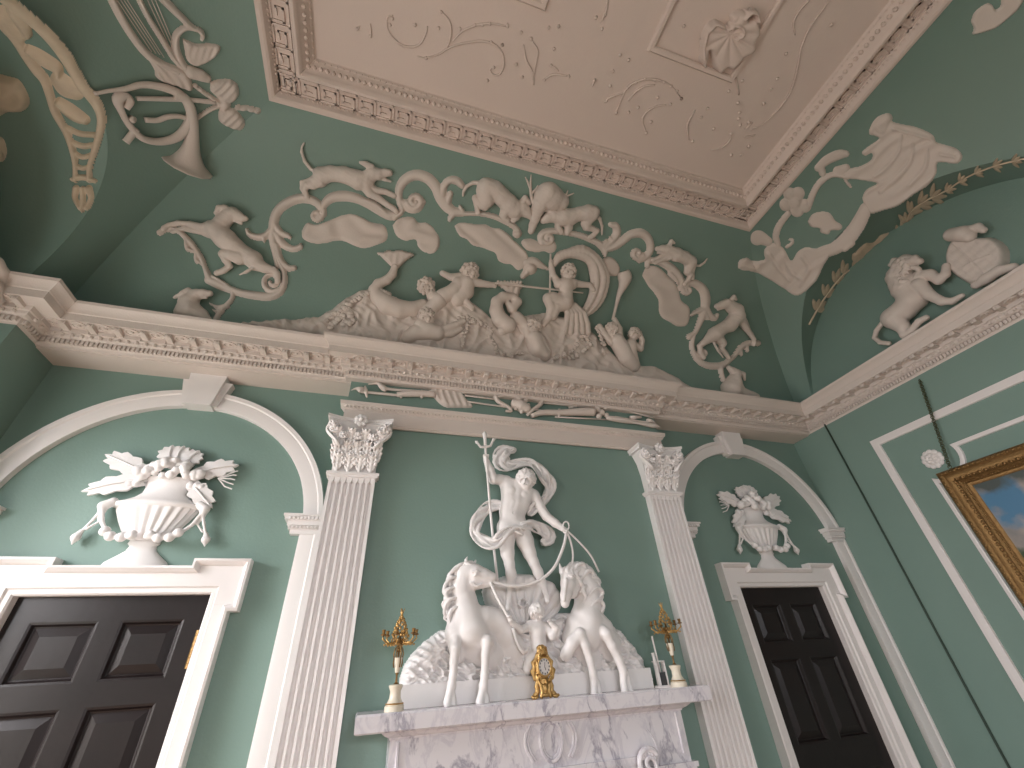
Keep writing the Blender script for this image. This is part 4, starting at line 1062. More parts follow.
# rearing hound, far left
def ch(c, *pts): return c(*pts)
l = .05
hound('stucco_hound', 'plaster hound rearing up to the left over a scroll, left end of cove', 'dog', [
 ch(A2, (318, 318, .06, 7), (335, 326, .06, 5.2), (352, 335, .06, 3.6), (360, 336, .06, 3)), leg(*ch(A2, (325, 338, .06, 3), (345, 352, .06, 2))),
 leg(*ch(A2, (292, 300, .07, 3.5), (270, 300, .075, 3.2), (258, 318, .07, 2))), (.003, ch(A2, (330, 312, .085, 1.6))),
 ch(A2, (305, 325, .05, 7.5), (280, 350, .045, 8), (265, 375, .04, 11)), ch(A2, (262, 378, .04, 11), (290, 405, .045, 11.5), (325, 435, .045, 10), (355, 455, .04, 8.5), (385, 475, .045, 10)),
 leg(*ch(A2, (240, 365, .045, 7), (215, 368, .05, 4.6), (175, 355, .05, 3.3), (130, 352, .045, 2.8), (100, 358, .04, 2.7), (82, 370, .04, 3))), leg(*ch(A2, (235, 385, .03, 6), (205, 380, .025, 3.5), (150, 372, .02, 2.6), (110, 380, .02, 2.6))),
 leg(*ch(A2, (340, 470, .06, 8), (310, 460, .07, 6.5), (285, 458, .07, 5), (292, 478, .065, 3.6), (306, 500, .06, 3.2), (285, 515, .055, 3), (262, 522, .05, 3))),
 leg(*ch(A2, (395, 490, .045, 8.5), (425, 505, .045, 5.5), (455, 512, .045, 3.8), (468, 525, .04, 3.2), (470, 550, .04, 3))),
 (.004, ch(A2, (402, 458, .075, 2.2), (400, 485, .085, 2), (385, 505, .085, 1.7), (360, 520, .08, 1.5), (340, 528, .075, .9)))], GH)
hound('stucco_hound', 'plaster hound running right with tail raised, under the ceiling corner', 'dog', [
 ch(A2, (795, 180, .06, 6.5), (815, 185, .06, 5.6), (838, 180, .06, 4), (852, 180, .06, 3.4)), leg(*ch(A2, (815, 195, .055, 2.6), (835, 203, .055, 1.8), (855, 210, .05, 1.2))),
 leg(*ch(A2, (790, 160, .07, 3.4), (770, 150, .08, 3), (752, 145, .08, 1.8))), (.003, ch(A2, (822, 172, .085, 1.4))),
 ch(A2, (620, 190, .045, 9), (655, 183, .045, 8), (700, 188, .045, 8.5), (745, 205, .045, 10), (770, 210, .045, 9)), ch(A2, (765, 205, .05, 8), (790, 188, .055, 7)),
 leg(*ch(A2, (770, 225, .05, 7), (785, 250, .05, 4.6), (815, 268, .05, 3.4), (845, 290, .05, 3), (865, 302, .05, 3), (875, 312, .05, 2.6))),
 leg(*ch(A2, (780, 225, .035, 5.5), (805, 240, .03, 3.6), (840, 246, .03, 3), (868, 260, .03, 2.7))),
 leg(*ch(A2, (612, 205, .05, 8), (590, 220, .055, 5), (570, 222, .055, 3.6), (560, 240, .055, 3.2), (570, 262, .055, 2.8))), leg(*ch(A2, (605, 205, .04, 7), (580, 210, .03, 4), (556, 215, .03, 3), (555, 235, .03, 2.7), (562, 250, .03, 2.4))),
 (.004, ch(A2, (602, 178, .05, 2.4), (583, 168, .05, 2), (562, 140, .05, 1.8), (552, 110, .05, 1.6), (553, 90, .05, 1.3), (560, 78, .05, 1)))], GH)
hound('stucco_hound', 'plaster hound biting at the stag from the left, rump raised', 'dog', [
 ch(A3, (608, 250, .06, 7), (625, 265, .06, 5.5), (645, 282, .06, 4)), leg(*ch(A3, (605, 225, .075, 3.5), (620, 205, .08, 3), (638, 228, .075, 2))),
 ch(A3, (455, 160, .045, 10), (490, 170, .05, 9), (520, 200, .05, 9), (550, 230, .05, 9.5), (575, 255, .05, 9)), ch(A3, (575, 250, .055, 8), (605, 255, .055, 6.5)),
 leg(*ch(A3, (450, 175, .055, 10), (455, 215, .07, 8), (445, 235, .07, 5.5), (420, 220, .065, 4), (405, 205, .06, 3.2), (412, 235, .055, 2.8), (418, 265, .055, 3))),
 leg(*ch(A3, (540, 250, .05, 7), (528, 275, .05, 4.6), (530, 290, .05, 3.2), (545, 300, .05, 3))), leg(*ch(A3, (590, 265, .06, 5), (582, 285, .065, 3.6), (570, 300, .065, 3))),
 (.004, ch(A3, (430, 140, .045, 2.2), (395, 140, .045, 2), (370, 155, .045, 1.8), (357, 175, .045, 1.5), (354, 195, .045, 1)))], GH)
st = hound('stucco_stag', 'plaster stag with lowered antlered head caught between two hounds', 'stag', [
 ch(A3, (715, 190, .06, 13), (735, 205, .055, 12), (770, 220, .045, 9)), ch(A3, (700, 200, .065, 12), (685, 225, .075, 9), (672, 255, .085, 6.5)),
 ch(A3, (672, 258, .085, 6.8), (662, 290, .09, 5), (652, 320, .09, 4), (645, 345, .09, 3.4)), (.004, ch(A3, (700, 255, .09, 2.5), (720, 258, .085, 2), (735, 265, .08, 1)))])
pipes('antler', 'plaster', cove, [ch(A3, (662, 245, .09, 2), (650, 215, .09, 1.8), (643, 180, .09, 1.5), (642, 145, .09, 1.2), (645, 105, .09, .5)), ch(A3, (643, 170, .09, 1.3), (632, 140, .09, 1.1), (620, 115, .09, .5)), ch(A3, (646, 185, .09, 1.4), (662, 170, .09, 1.1), (675, 150, .09, .5))], st)
pipes('antler', 'plaster', cove, [ch(A3, (692, 248, .09, 2), (720, 235, .09, 1.8), (755, 222, .09, 1.6), (790, 200, .09, 1.3), (828, 184, .09, .5)), ch(A3, (785, 205, .09, 1.3), (795, 190, .09, 1.1), (802, 172, .09, .5)), ch(A3, (735, 228, .09, 1.2), (740, 215, .09, .5))], st)
hound('stucco_hound', 'plaster hound gripping the stag from the right, hind legs bent', 'dog', [
 ch(A3, (735, 280, .075, 6), (715, 290, .08, 5), (698, 300, .08, 3.6)), leg(*ch(A3, (740, 265, .09, 3), (725, 258, .095, 2.8), (745, 258, .095, 1.5))),
 ch(A3, (745, 282, .06, 7), (780, 285, .05, 9), (815, 285, .05, 8), (850, 272, .045, 7), (885, 270, .05, 8.5), (905, 270, .05, 8)),
 leg(*ch(A3, (765, 300, .06, 5), (758, 325, .06, 3.4), (772, 350, .06, 3))), leg(*ch(A3, (800, 305, .055, 6), (805, 330, .055, 4.4), (798, 352, .055, 3.4))),
 leg(*ch(A3, (890, 290, .06, 7), (878, 315, .065, 5), (880, 328, .065, 4), (905, 335, .06, 3), (925, 345, .06, 2.8), (912, 362, .055, 2.5), (895, 376, .055, 2.6))),
 (.004, ch(A3, (918, 272, .05, 2), (938, 295, .05, 1.8), (948, 325, .05, 1.5), (947, 362, .05, .9)))], GH)
hound('stucco_hound', 'small plaster hound climbing left above the trumpet cloud', 'dog', [
 ch(A4, (330, 190, .06, 5.2), (315, 188, .06, 4), (298, 187, .06, 2.8)), leg(*ch(A4, (312, 198, .055, 1.8), (298, 204, .055, 1.3))), leg(*ch(A4, (345, 170, .07, 2.4), (350, 158, .075, 2.2), (362, 165, .075, 1.4))),
 ch(A4, (345, 195, .055, 5.5), (370, 210, .05, 7), (400, 220, .05, 6.2), (425, 238, .05, 6.5)),
 leg(*ch(A4, (350, 215, .05, 4.2), (320, 228, .05, 2.6), (290, 240, .05, 2.2))), leg(*ch(A4, (345, 205, .06, 3.5), (315, 215, .06, 2.4), (280, 230, .06, 2.2))),
 leg(*ch(A4, (420, 250, .055, 6), (412, 275, .06, 3.8), (425, 285, .06, 2.8), (415, 308, .055, 2.4), (402, 322, .055, 2.2))), leg(*ch(A4, (430, 250, .04, 5), (428, 280, .035, 3), (432, 300, .035, 2.2))),
 (.004, ch(A4, (438, 250, .05, 1.6), (460, 252, .05, 1.4), (478, 240, .05, 1.2), (488, 225, .05, .7)))], GH)
hound('stucco_hound', 'plaster hound rearing up to the left, right end of the cove', 'dog', [
 ch(A4, (562, 398, .06, 5.5), (545, 403, .06, 4.2), (526, 408, .06, 3)), leg(*ch(A4, (548, 412, .055, 2), (530, 420, .055, 1.4))), leg(*ch(A4, (578, 388, .07, 2.6), (590, 372, .075, 2.4), (600, 382, .075, 1.5))),
 ch(A4, (575, 405, .055, 6), (600, 425, .05, 7.5), (605, 450, .05, 8)), ch(A4, (602, 445, .05, 8), (575, 480, .05, 7.5), (545, 495, .05, 6.5), (518, 515, .05, 8)),
 leg(*ch(A4, (618, 460, .05, 5), (635, 490, .05, 3.4), (655, 515, .05, 2.6), (668, 535, .05, 2.2), (668, 555, .05, 2.2))), leg(*ch(A4, (615, 440, .04, 4), (635, 470, .035, 2.6), (650, 505, .035, 2.2))),
 leg(*ch(A4, (505, 525, .055, 6.5), (485, 540, .06, 4), (460, 560, .06, 3), (462, 585, .055, 2.5), (475, 605, .055, 2.4))), leg(*ch(A4, (530, 530, .045, 6), (548, 550, .045, 4), (542, 570, .045, 2.8), (560, 590, .045, 2.4), (570, 605, .045, 2.2))),
 (.003, ch(A4, (500, 515, .08, 1.4), (515, 550, .085, 1.3), (530, 578, .085, 1.2), (550, 605, .08, .7)))], GH)
hound('stucco_hound', 'half-hidden plaster hound peering up at the left end of the cornice', 'dog', [
 ch(A2, (195, 595, .07, 6), (215, 592, .075, 4.6), (238, 592, .075, 3.4)), leg(*ch(A2, (205, 603, .07, 3), (225, 606, .07, 2))), leg(*ch(A2, (165, 580, .08, 3), (145, 592, .085, 2.8), (118, 606, .08, 1.8))),
 ch(A2, (185, 600, .065, 7), (165, 625, .06, 9.5), (165, 655, .05, 13)), ch(A2, (170, 650, .05, 12), (205, 670, .04, 9), (225, 685, .03, 6))], GH)
hound('stucco_hound', 'half-hidden plaster hound looking up at the right end of the cornice', 'dog', [
 ch(A4, (598, 665, .06, 5), (585, 655, .065, 3.6), (572, 645, .065, 2.6)), leg(*ch(A4, (612, 662, .07, 2.4), (628, 668, .075, 2.2), (632, 690, .07, 1.4))),
 ch(A4, (598, 672, .06, 5.5), (590, 700, .05, 8), (580, 725, .045, 11)), ch(A4, (590, 720, .045, 10), (620, 740, .03, 6), (680, 752, .015, 2.5))], GH)
# ---- scrolls
GS = 'acanthus scrolls under the hounds'
def scroll(label, strokes, pip=(), c=None):
    o = relief('acanthus_scroll', 'plaster', cove, strokes=strokes); tag(o, label, 'scroll', GS)
    if pip: pipes('scroll_edge', 'plaster', cove, pip, o)
    return o
h = .035
def S(c, pts, hh=h, p=2.2): return (c(*pts), hh, p)
def spiral(c, cx, cy, r0, r1, a0, turns, w0, w1, hh=h):
    return (c(*[(cx+(r0+(r1-r0)*i/14)*math.cos(a0+turns*6.283*i/14), cy+(r0+(r1-r0)*i/14)*math.sin(a0+turns*6.283*i/14), w0+(w1-w0)*i/14) for i in range(15)]), hh, 2)
scroll('plaster leaf scroll curling beneath the far left rearing hound', [
 S(A2, [(68, 385, 3.2), (95, 372, 3.4), (130, 378, 3), (165, 410, 3.2), (190, 440, 3), (212, 475, 2.8), (225, 510, 3), (238, 545, 4.4)]), S(A2, [(160, 405, 3), (165, 440, 3), (190, 450, 1.4)]), S(A2, [(195, 450, 3), (195, 480, 2.8), (210, 492, 1.3)]), S(A2, [(165, 415, 2.5), (160, 430, 1.6)]),
 S(A2, [(235, 545, 4.6), (270, 562, 4.6), (310, 580, 3.8), (350, 592, 4), (400, 600, 4.3), (440, 603, 4.3), (475, 590, 4), (492, 560, 3.6), (492, 520, 3), (478, 490, 2.8), (465, 450, 3)]),
 spiral(A2, 452, 552, 36, 8, .9, 1.3, 3, 2.2), S(A2, [(310, 580, 3), (290, 560, 2.2), (250, 535, 1.6)]),
 S(A2, [(320, 580, 3.2), (315, 610, 2.6), (300, 630, 3), (275, 655, 3.2), (258, 685, 3)]), S(A2, [(300, 635, 2.8), (265, 640, 2.2), (240, 628, 1)]), S(A2, [(285, 650, 2.4), (262, 655, 1.6), (250, 650, .8)])])
scroll('plaster scroll with split leaves rising under the running hound', [
 S(A2, [(470, 500, 2.8), (462, 455, 3.4), (455, 410, 4.4), (455, 360, 5), (468, 315, 5), (500, 285, 5.2), (545, 268, 5), (590, 275, 4.4), (620, 300, 4), (625, 325, 3.4), (605, 335, 3)]), spiral(A2, 604, 326, 18, 5, .5, 1.1, 2.8, 2.6),
 S(A2, [(455, 370, 4), (430, 395, 4), (400, 400, 3.6), (375, 392, 3), (366, 375, 2)]), S(A2, [(425, 395, 3.4), (425, 415, 1.5)]), S(A2, [(460, 360, 4), (480, 385, 3.6), (505, 395, 2.8), (515, 405, 1.6)]), S(A2, [(465, 390, 4), (490, 425, 4), (520, 440, 3.4), (545, 435, 3.2), (548, 425, 1.6)]), S(A2, [(465, 430, 3.8), (480, 480, 3.8), (505, 505, 3.6), (528, 505, 2.8)])])
scroll('plaster scroll with tight double volute right of the running hound', [
 S(A2, [(620, 318, 3), (628, 290, 4), (655, 265, 5.2), (700, 260, 5.4), (740, 268, 5), (775, 285, 4.4), (810, 305, 4.6), (850, 325, 5), (875, 325, 4)]), S(A2, [(760, 275, 4), (800, 290, 4), (840, 320, 3)], .045),
 S(A3, [(62, 290, 3), (92, 262, 3), (85, 225, 3.4), (80, 180, 4), (95, 140, 5), (130, 112, 5.4), (170, 108, 5.6), (210, 125, 5.6), (240, 160, 5.6), (262, 205, 6.2), (290, 245, 5.6), (325, 268, 4)]), spiral(A3, 148, 218, 34, 8, 2.9, -1.4, 4, 3, .045), S(A3, [(95, 225, 4), (125, 250, 4.2), (160, 250, 4), (180, 222, 3.6)], .03),
 S(A3, [(262, 190, 5), (272, 155, 4), (295, 130, 4), (325, 130, 4.4), (350, 152, 3.4)]), S(A3, [(290, 215, 4), (300, 185, 3)]), S(A3, [(325, 262, 4.4), (350, 262, 3), (340, 238, 1.6)]), S(A3, [(320, 265, 3.4), (300, 290, 3), (298, 302, 1.6)]), S(A3, [(330, 268, 4), (375, 272, 2.6), (430, 272, 2.8), (490, 285, 3), (540, 308, 3.2), (575, 330, 3.2), (592, 355, 3.4)]), S(A3, [(585, 357, 4.8)], .05)])
scroll('plaster scroll ledge carrying the hound to the right of the stag', [
 S(A3, [(690, 395, 3.4), (686, 370, 3.6), (700, 352, 3.6), (735, 345, 3.2), (790, 352, 3), (845, 362, 3.2), (890, 378, 3.4), (925, 395, 3.4), (955, 420, 4), (958, 450, 2)]), spiral(A3, 716, 378, 22, 5, 2.6, -1, 3.2, 3, .045), S(A3, [(955, 415, 4), (985, 390, 4), (1010, 355, 4.2), (1005, 325, 4), (985, 318, 3)]), S(A3, [(950, 405, 2.6), (965, 385, 1.6)]), S(A3, [(990, 385, 3), (975, 370, 1.5)]),
 S(A4, [(95, 190, 3), (130, 178, 4.2), (165, 155, 4.2), (195, 132, 4.4), (235, 128, 4.8), (262, 150, 4.4), (270, 185, 4), (255, 215, 3.8), (228, 230, 3.4)]), spiral(A4, 218, 205, 22, 5, .3, 1.2, 3, 2.2, .04)])
scroll('plaster leafy scroll under the small climbing hound', [
 S(A4, [(258, 255, 2.6), (262, 235, 3), (300, 235, 3.8), (340, 255, 4.4), (370, 282, 4.4), (388, 312, 4), (385, 340, 3)]), spiral(A4, 408, 345, 17, 5, 3.4, -1.2, 2.6, 2.2, .04), S(A4, [(345, 280, 3), (365, 305, 2.2), (372, 325, 1)]),
 S(A4, [(395, 330, 2.6), (420, 318, 3.4), (450, 325, 4.4), (475, 350, 5), (482, 385, 5), (478, 420, 4.4), (465, 455, 3.6), (452, 485, 3), (440, 510, 2.6), (418, 525, 3.2)]), S(A4, [(478, 400, 3.8), (495, 440, 3.6), (515, 455, 3), (525, 440, 2)]), S(A4, [(470, 425, 3.4), (485, 450, 2.4), (488, 462, 1)]), S(A4, [(470, 420, 3.4), (445, 430, 2.6), (425, 442, 2)])])
scroll('plaster leaf scroll curling beneath the far right rearing hound', [
 S(A4, [(450, 490, 1.6), (435, 520, 2.2), (428, 560, 2.6), (440, 600, 3), (470, 628, 3.4), (510, 638, 3.6), (550, 632, 3.4), (575, 612, 3)]), spiral(A4, 468, 592, 20, 5, 2.2, 1.2, 2.2, 1.8, .04), S(A4, [(575, 612, 3), (590, 600, 2.6), (612, 570, 3), (640, 552, 3.2), (668, 548, 2.8), (682, 550, 3.2)]), S(A4, [(612, 575, 2.6), (615, 595, 2)]), S(A4, [(635, 560, 2.6), (640, 580, 1.8)]), S(A4, [(540, 635, 2.8), (540, 660, 2.6), (548, 690, 2.6), (562, 695, 1.6)])])
# ---- clouds
GC = 'flat clouds between the hunt and the sea group'
def cloud(label, pts, c, puffs=(), hh=.022):
    o = relief('plaster_cloud', 'plaster', cove, polys=[(c(*pts), hh, 5)], fold=lambda U, V: .0085*np.sin(6.5*nf(U, V, .085, len(pts)))+.003*nf(U, V, .3))
    return tag(o, label, 'cloud', GC)
cloud('long flat plaster cloud below the running hound', [(552, 380), (570, 352), (600, 358), (635, 348), (665, 335), (690, 325), (725, 322), (760, 335), (790, 350), (830, 358), (845, 385), (840, 410), (810, 425), (770, 438), (735, 430), (700, 415), (665, 412), (630, 420), (590, 420), (558, 405)], A2, [(700, 370, 12), (620, 388, 8), (790, 392, 9)])
cloud('two-lobed plaster cloud above the fish tail', [(862, 360), (880, 340), (910, 330), (935, 335), (950, 350), (975, 350), (1000, 368), (1020, 400), (1020, 432), (1000, 455), (970, 452), (948, 430), (940, 408), (905, 412), (875, 395)], A2, [(905, 370, 9), (980, 400, 10)])
cloud('long slanting plaster cloud under the stag', [(318, 325), (335, 312), (370, 312), (410, 318), (450, 318), (480, 332), (515, 338), (545, 358), (570, 385), (600, 412), (625, 440), (632, 475), (610, 505), (585, 512), (560, 490), (530, 485), (505, 470), (492, 440), (465, 428), (430, 415), (395, 405), (370, 380), (340, 365)], A3, [(420, 360, 9), (500, 400, 11), (560, 450, 9), (600, 480, 6)])
cloud('small plaster cloud just below the stag muzzle', [(602, 398), (612, 382), (645, 378), (680, 392), (705, 398), (735, 385), (752, 405), (748, 430), (725, 440), (700, 432), (665, 435), (625, 425)], A3, [(640, 402, 6), (725, 412, 6)])
cloud('slanting plaster cloud below the small climbing hound', [(238, 290), (250, 262), (275, 252), (305, 262), (335, 290), (360, 315), (378, 345), (388, 385), (418, 412), (420, 450), (408, 480), (375, 485), (345, 468), (315, 450), (302, 420), (302, 385), (280, 350), (262, 330), (250, 310)], A4, [(290, 300, 8), (340, 350, 9), (345, 410, 8), (380, 445, 8)])
cloud('rounded plaster cloud at the top of the slanting trumpet', [(80, 242), (92, 224), (118, 220), (142, 240), (152, 268), (140, 290), (112, 290), (90, 272)], A4, [(115, 255, 7)])
o = relief('wind_head', 'plaster', cove, strokes=[(A3((610, 538, 3), (625, 520, 4), (635, 495, 5)), .04, 2), (A3((625, 482, 5), (655, 478, 5), (690, 495, 3), (722, 512, 1.2)), .03, 2), (A3((642, 505, 6.5)), .06, 2)])
tag(o, 'plaster puffing wind head at the right end of slanting cloud', 'wind head')
tp = pipes('long_trumpet', 'plaster', cove, [A4((165, 275, .05, 6), (172, 300, .06, 7), (165, 330, .07, 4.5), (150, 365, .08, 2.6), (138, 410, .09, 1.6), (126, 460, .09, 1.4))])
tag(tp, 'slanting plaster trumpet held up by the right hand sea boys', 'trumpet')
# ================= the marine group standing on the cornice
GM = 'sea people riding above the cornice'
def Ls(l): return lambda u, v, lift=0.: cove(u, v, l+lift)
base = [(236, 322), (262, 320), (290, 318), (318, 316), (332, 308), (345, 298), (360, 290), (372, 288), (388, 299), (410, 303), (432, 296), (455, 291), (476, 304), (492, 318), (508, 325), (522, 316), (545, 312), (560, 316), (584, 322), (598, 337), (612, 352), (626, 362), (640, 365), (655, 366), (672, 374), (690, 384), (706, 392), (690, 396), (650, 386), (600, 378), (520, 366), (440, 352), (360, 340), (318, 335), (260, 328)]
def wf(U, V): return .020*np.clip(ridge(U, V*.45, .26, 2), -.7, 1)+.006*nf(U, V, .8, 5)
o = relief('sea_waves', 'plaster', cove, polys=[(base, .075, 12, 1)], fold=wf, lift=.04)
tag(o, 'long plaster bank of waves lying on top of the cornice', 'relief')
def fish(label, tail, strokes, k=.012, vox=.0065):
    o = figure('stucco_dolphin', 'plaster', cove, strokes, k=k, vox=vox)
    relief('tail_fin', 'plaster', Ls(.03), polys=[(tail, .03, 2.5)], fold=drape(.2, 6, .005), parent=o)
    return tag(o, label, 'dolphin', 'curling dolphins of the sea group')
fish('plaster dolphin at left with tail fin curled high', A5((195, 113), (215, 112), (232, 105), (250, 108), (268, 103), (290, 108), (320, 118), (300, 132), (282, 148), (262, 165), (245, 160), (228, 142), (212, 126)), [
 A5((255, 160, .05, 3.4), (248, 185, .055, 4.2), (228, 205, .06, 4.6), (200, 218, .06, 5.2), (186, 240, .06, 6), (200, 265, .065, 8), (230, 290, .07, 10), (270, 305, .07, 10), (315, 305, .07, 8), (350, 290, .07, 6))])
fish('plaster dolphin in the middle with looped tail under the spear', A5((608, 222), (625, 218), (645, 222), (665, 216), (695, 222), (682, 238), (675, 262), (650, 262), (632, 240)), [
 A5((655, 258, .05, 3), (672, 280, .055, 5), (655, 302, .06, 5), (642, 285, .065, 3), ), A5((662, 262, .05, 3.6), (625, 262, .06, 5), (604, 280, .06, 6), (602, 310, .065, 7), (615, 340, .07, 8), (640, 360, .075, 8.5), (622, 378, .08, 5)), A5((670, 335, .05, 7), (700, 365, .06, 7), (720, 400, .05, 8))])
def person(nm, label, chains, vox=.0056):
    o = figure(nm, 'plaster', cove, chains, k=.010, vox=vox); return tag(o, label, 'figure', GM)
def hands(c, x, y, l, dx, dy, s=1.):
    out = []
    for k in range(4):
        q = (k-1.5)*3.2*s; out.append((.0015, c((x+q*dy*.8, y-q*dx*.8, l, .95*s), (x+q*dy*.8+dx*8, y-q*dx*.8+dy*8, l+.006, .8*s), (x+q*dy*.7+dx*11, y-q*dx*.7+dy*11, l-.006, .7*s))))
    out.append((.0015, c((x-dy*7, y+dx*7, l+.004, .9*s), (x-dy*8+dx*7, y+dx*8+dy*7, l+.008, .75*s)))); return out
rnd = random.Random(21)
def curls(parent, c, x, y, l, R, n=34, r=.0175, seed=0):
    """curls wrapped over the crown of a head, and a small modelled face below"""
    B = Blob(.010); rd = random.Random(seed); (u, w), = c((x, y)); C = cove(u, w, l)[0]; N = cove(u, w, l)[1]
    fx_ = rd.choice((-.25, .2)); Rm = R*pxr(C)
    for i in range(n):
        ph = math.acos(1-1.3*(i+.5)/n); th = 2.39996*i; sx_, sy_ = math.sin(ph)*math.cos(th), math.sin(ph)*math.sin(th)
        if math.hypot((sx_-fx_)/.62, (sy_+.32)/.70) < 1 and math.cos(ph) > 0: continue
        d = RT*sx_+UP*sy_-FW*math.cos(ph); p = C+d*Rm*(.90+.14*rd.random()); B.ell(p, (r*(.8+.5*rd.random()),)*3)
    h_ = B.build('hair', 'plaster', parent, .0048)
    q = Blob(.006)
    f_ = lambda a, b, e=0.: C+(RT*(a+fx_)+UP*(b-.22)-FW*(math.sqrt(max(0, 1-(a+fx_)**2-(b-.22)**2))+e))*Rm*.96
    q.cap(f_(0, .10, -.02), f_(-.02, -.16, .10), Rm*.10, Rm*.15); q.cap(f_(-.30, .13, -.02), f_(.30, .13, -.02), Rm*.10)
    q.cap(f_(-.12, -.40, -.01), f_(.12, -.40, -.01), Rm*.10); q.ell(f_(0, -.66, -.1), (Rm*.26,)*3)
    q.build('face', 'plaster', parent, .0042)
    return h_
f = person('triton_figure', 'plaster curly-headed youth lying behind the left dolphin', [A5((362, 228, .08, 7.5), (370, 238, .085, 5)), A5((372, 245, .07, 4), (385, 262, .07, 6), (405, 275, .075, 8.5), (385, 300, .07, 7), (350, 300, .07, 5.5), (315, 320, .07, 4)), (.006, A5((400, 262, .09, 4), (370, 290, .09, 3), (335, 300, .09, 2.4)))])
curls(f, A5, 362, 226, .082, 7.9, seed=1)
f = person('triton_figure', 'plaster youth stretching a spear towards the goddess', [A5((512, 178, .09, 8), (520, 190, .095, 6)), A5((505, 200, .075, 6), (480, 215, .075, 7), (455, 245, .075, 8), (420, 262, .075, 8), (395, 285, .075, 7)), A5((500, 215, .08, 8.5), (498, 245, .08, 8), (470, 270, .075, 8)),
 (.007, A5((515, 212, .09, 5), (545, 216, .095, 4), (572, 220, .095, 3.2), (592, 222, .095, 2.6))), (.007, A5((470, 212, .10, 5.4), (478, 245, .105, 4), (500, 280, .10, 3.6), (518, 300, .09, 3))), (.007, A5((475, 195, .07, 4.5), (445, 195, .07, 3.6), (418, 182, .07, 3)))]+hands(A5, 592, 222, .095, 1, 0))
curls(f, A5, 512, 176, .092, 8.4, seed=2)
f = person('triton_figure', 'plaster swimming youth low among the waves, arm stretched right', [A5((362, 332, .10, 7.5), (372, 342, .10, 6)), A5((345, 360, .09, 7), (370, 378, .09, 8.5), (400, 385, .09, 8), (330, 385, .08, 8), (300, 400, .06, 7)), (.007, A5((395, 378, .10, 5), (430, 372, .105, 4.2), (465, 358, .105, 3.6), (490, 345, .10, 3))), (.007, A5((400, 392, .09, 4.5), (450, 388, .09, 3.6), (480, 372, .09, 3)))]+hands(A5, 490, 345, .10, .9, -.4))
curls(f, A5, 362, 330, .102, 7.9, seed=3)
f = person('sea_goddess_figure', 'plaster goddess seated under a billowing veil, staff in raised hand', [A5((848, 178, .09, 7), (845, 188, .095, 6)), A5((840, 198, .08, 4), (838, 212, .08, 6)), A5((815, 218, .08, 5.5), (838, 222, .08, 8), (860, 218, .08, 6)), A5((838, 225, .08, 8.5), (838, 250, .08, 7), (835, 275, .085, 9)), (.004, A5((828, 226, .105, 3.4))), (.004, A5((848, 226, .105, 3.4))),
 (.007, A5((812, 214, .085, 4.2), (795, 190, .09, 3.4), (790, 165, .095, 3), (788, 148, .10, 2.4))), (.007, A5((866, 216, .085, 4.2), (895, 220, .09, 3.2), (920, 222, .095, 2.8), (932, 236, .10, 2.4))),
 (.01, A5((828, 282, .09, 8), (795, 268, .11, 6.5), (778, 268, .12, 5.4), (790, 300, .11, 5), (782, 330, .10, 4), (762, 358, .09, 3))), (.01, A5((835, 285, .09, 8), (805, 295, .10, 6), (795, 325, .095, 5)))]+hands(A5, 788, 146, .10, 0, -1)+hands(A5, 933, 236, .10, .3, .9))
curls(f, A5, 848, 176, .092, 7.4, seed=4)
V_ = Blob(.008)
for kk, (o_, ll) in enumerate(((-16, .045), (-5, .075), (6, .05), (17, .078), (28, .05))):
    pts = A5(*[(x, y, 0) for x, y in ((800, 150), (815, 125+o_*.3), (850, 112+o_*.2), (895, 108+o_*.6), (935-o_*.5, 135+o_*.3), (958-o_, 180), (960-o_, 225), (945-o_, 275), (915-o_*.8, 315), (870, 335-o_*.3))])
    P = [cove(u, v, ll)[0] for u, v, _ in spline(pts, 3)]; n_ = len(P); V_.chain(P, [px(p)*(1.6+2.2*math.sin(math.pi*min(1, .15+i/n_))) for i, p in enumerate(P)])
V_.build('veil', 'plaster', f, .006)
V2 = Blob(.008)
for kk in range(5):
    P = [cove(*A5((x, y))[0], l_)[0] for x, y, l_ in ((835+kk*8, 290, .08), (845+kk*14, 320, .09), (840+kk*18, 355, .08), (835+kk*20, 385, .06))]; V2.chain(P, [px(p)*3. for p in P])
V2.build('skirt', 'plaster', f, .006)
tag(pipes('plaster_staff', 'plaster', cove, [A5((787, 115, .10, 1), (786, 180, .10, 1), (784, 262, .10, 1))]), 'thin upright plaster staff held by the goddess', 'staff')
tag(pipes('plaster_spear', 'plaster', cove, [A5((590, 215, .10, 1), (750, 232, .105, 1), (898, 249, .11, .7))]), 'thin level plaster spear pointing at the goddess', 'spear')
tag(pipes('leaf_spray', 'plaster', cove, [A5((598, 216, .09, 1.2), (640, 216, .09, 1.6), (690, 222, .09, 1.2))]+[A5((605+i*11, 218, .09, 1.2), (610+i*11, 208+2*(i % 2), .09, 1.6)) for i in range(8)]), 'small plaster spray of leaves at the spear butt', 'leaves')
f = person('triton_figure', 'plaster sea nymph leaning back below the goddess', [A5((728, 365, .10, 7), (722, 375, .105, 5)), A5((730, 385, .09, 5), (730, 405, .09, 8.5), (740, 440, .08, 9), (765, 460, .07, 7)), (.007, A5((712, 395, .10, 4.4), (700, 360, .10, 3.8), (675, 335, .09, 3.2))), (.007, A5((748, 398, .10, 4.4), (765, 425, .10, 3.6), (780, 450, .09, 3)))])
curls(f, A5, 728, 363, .102, 7.4, seed=5)
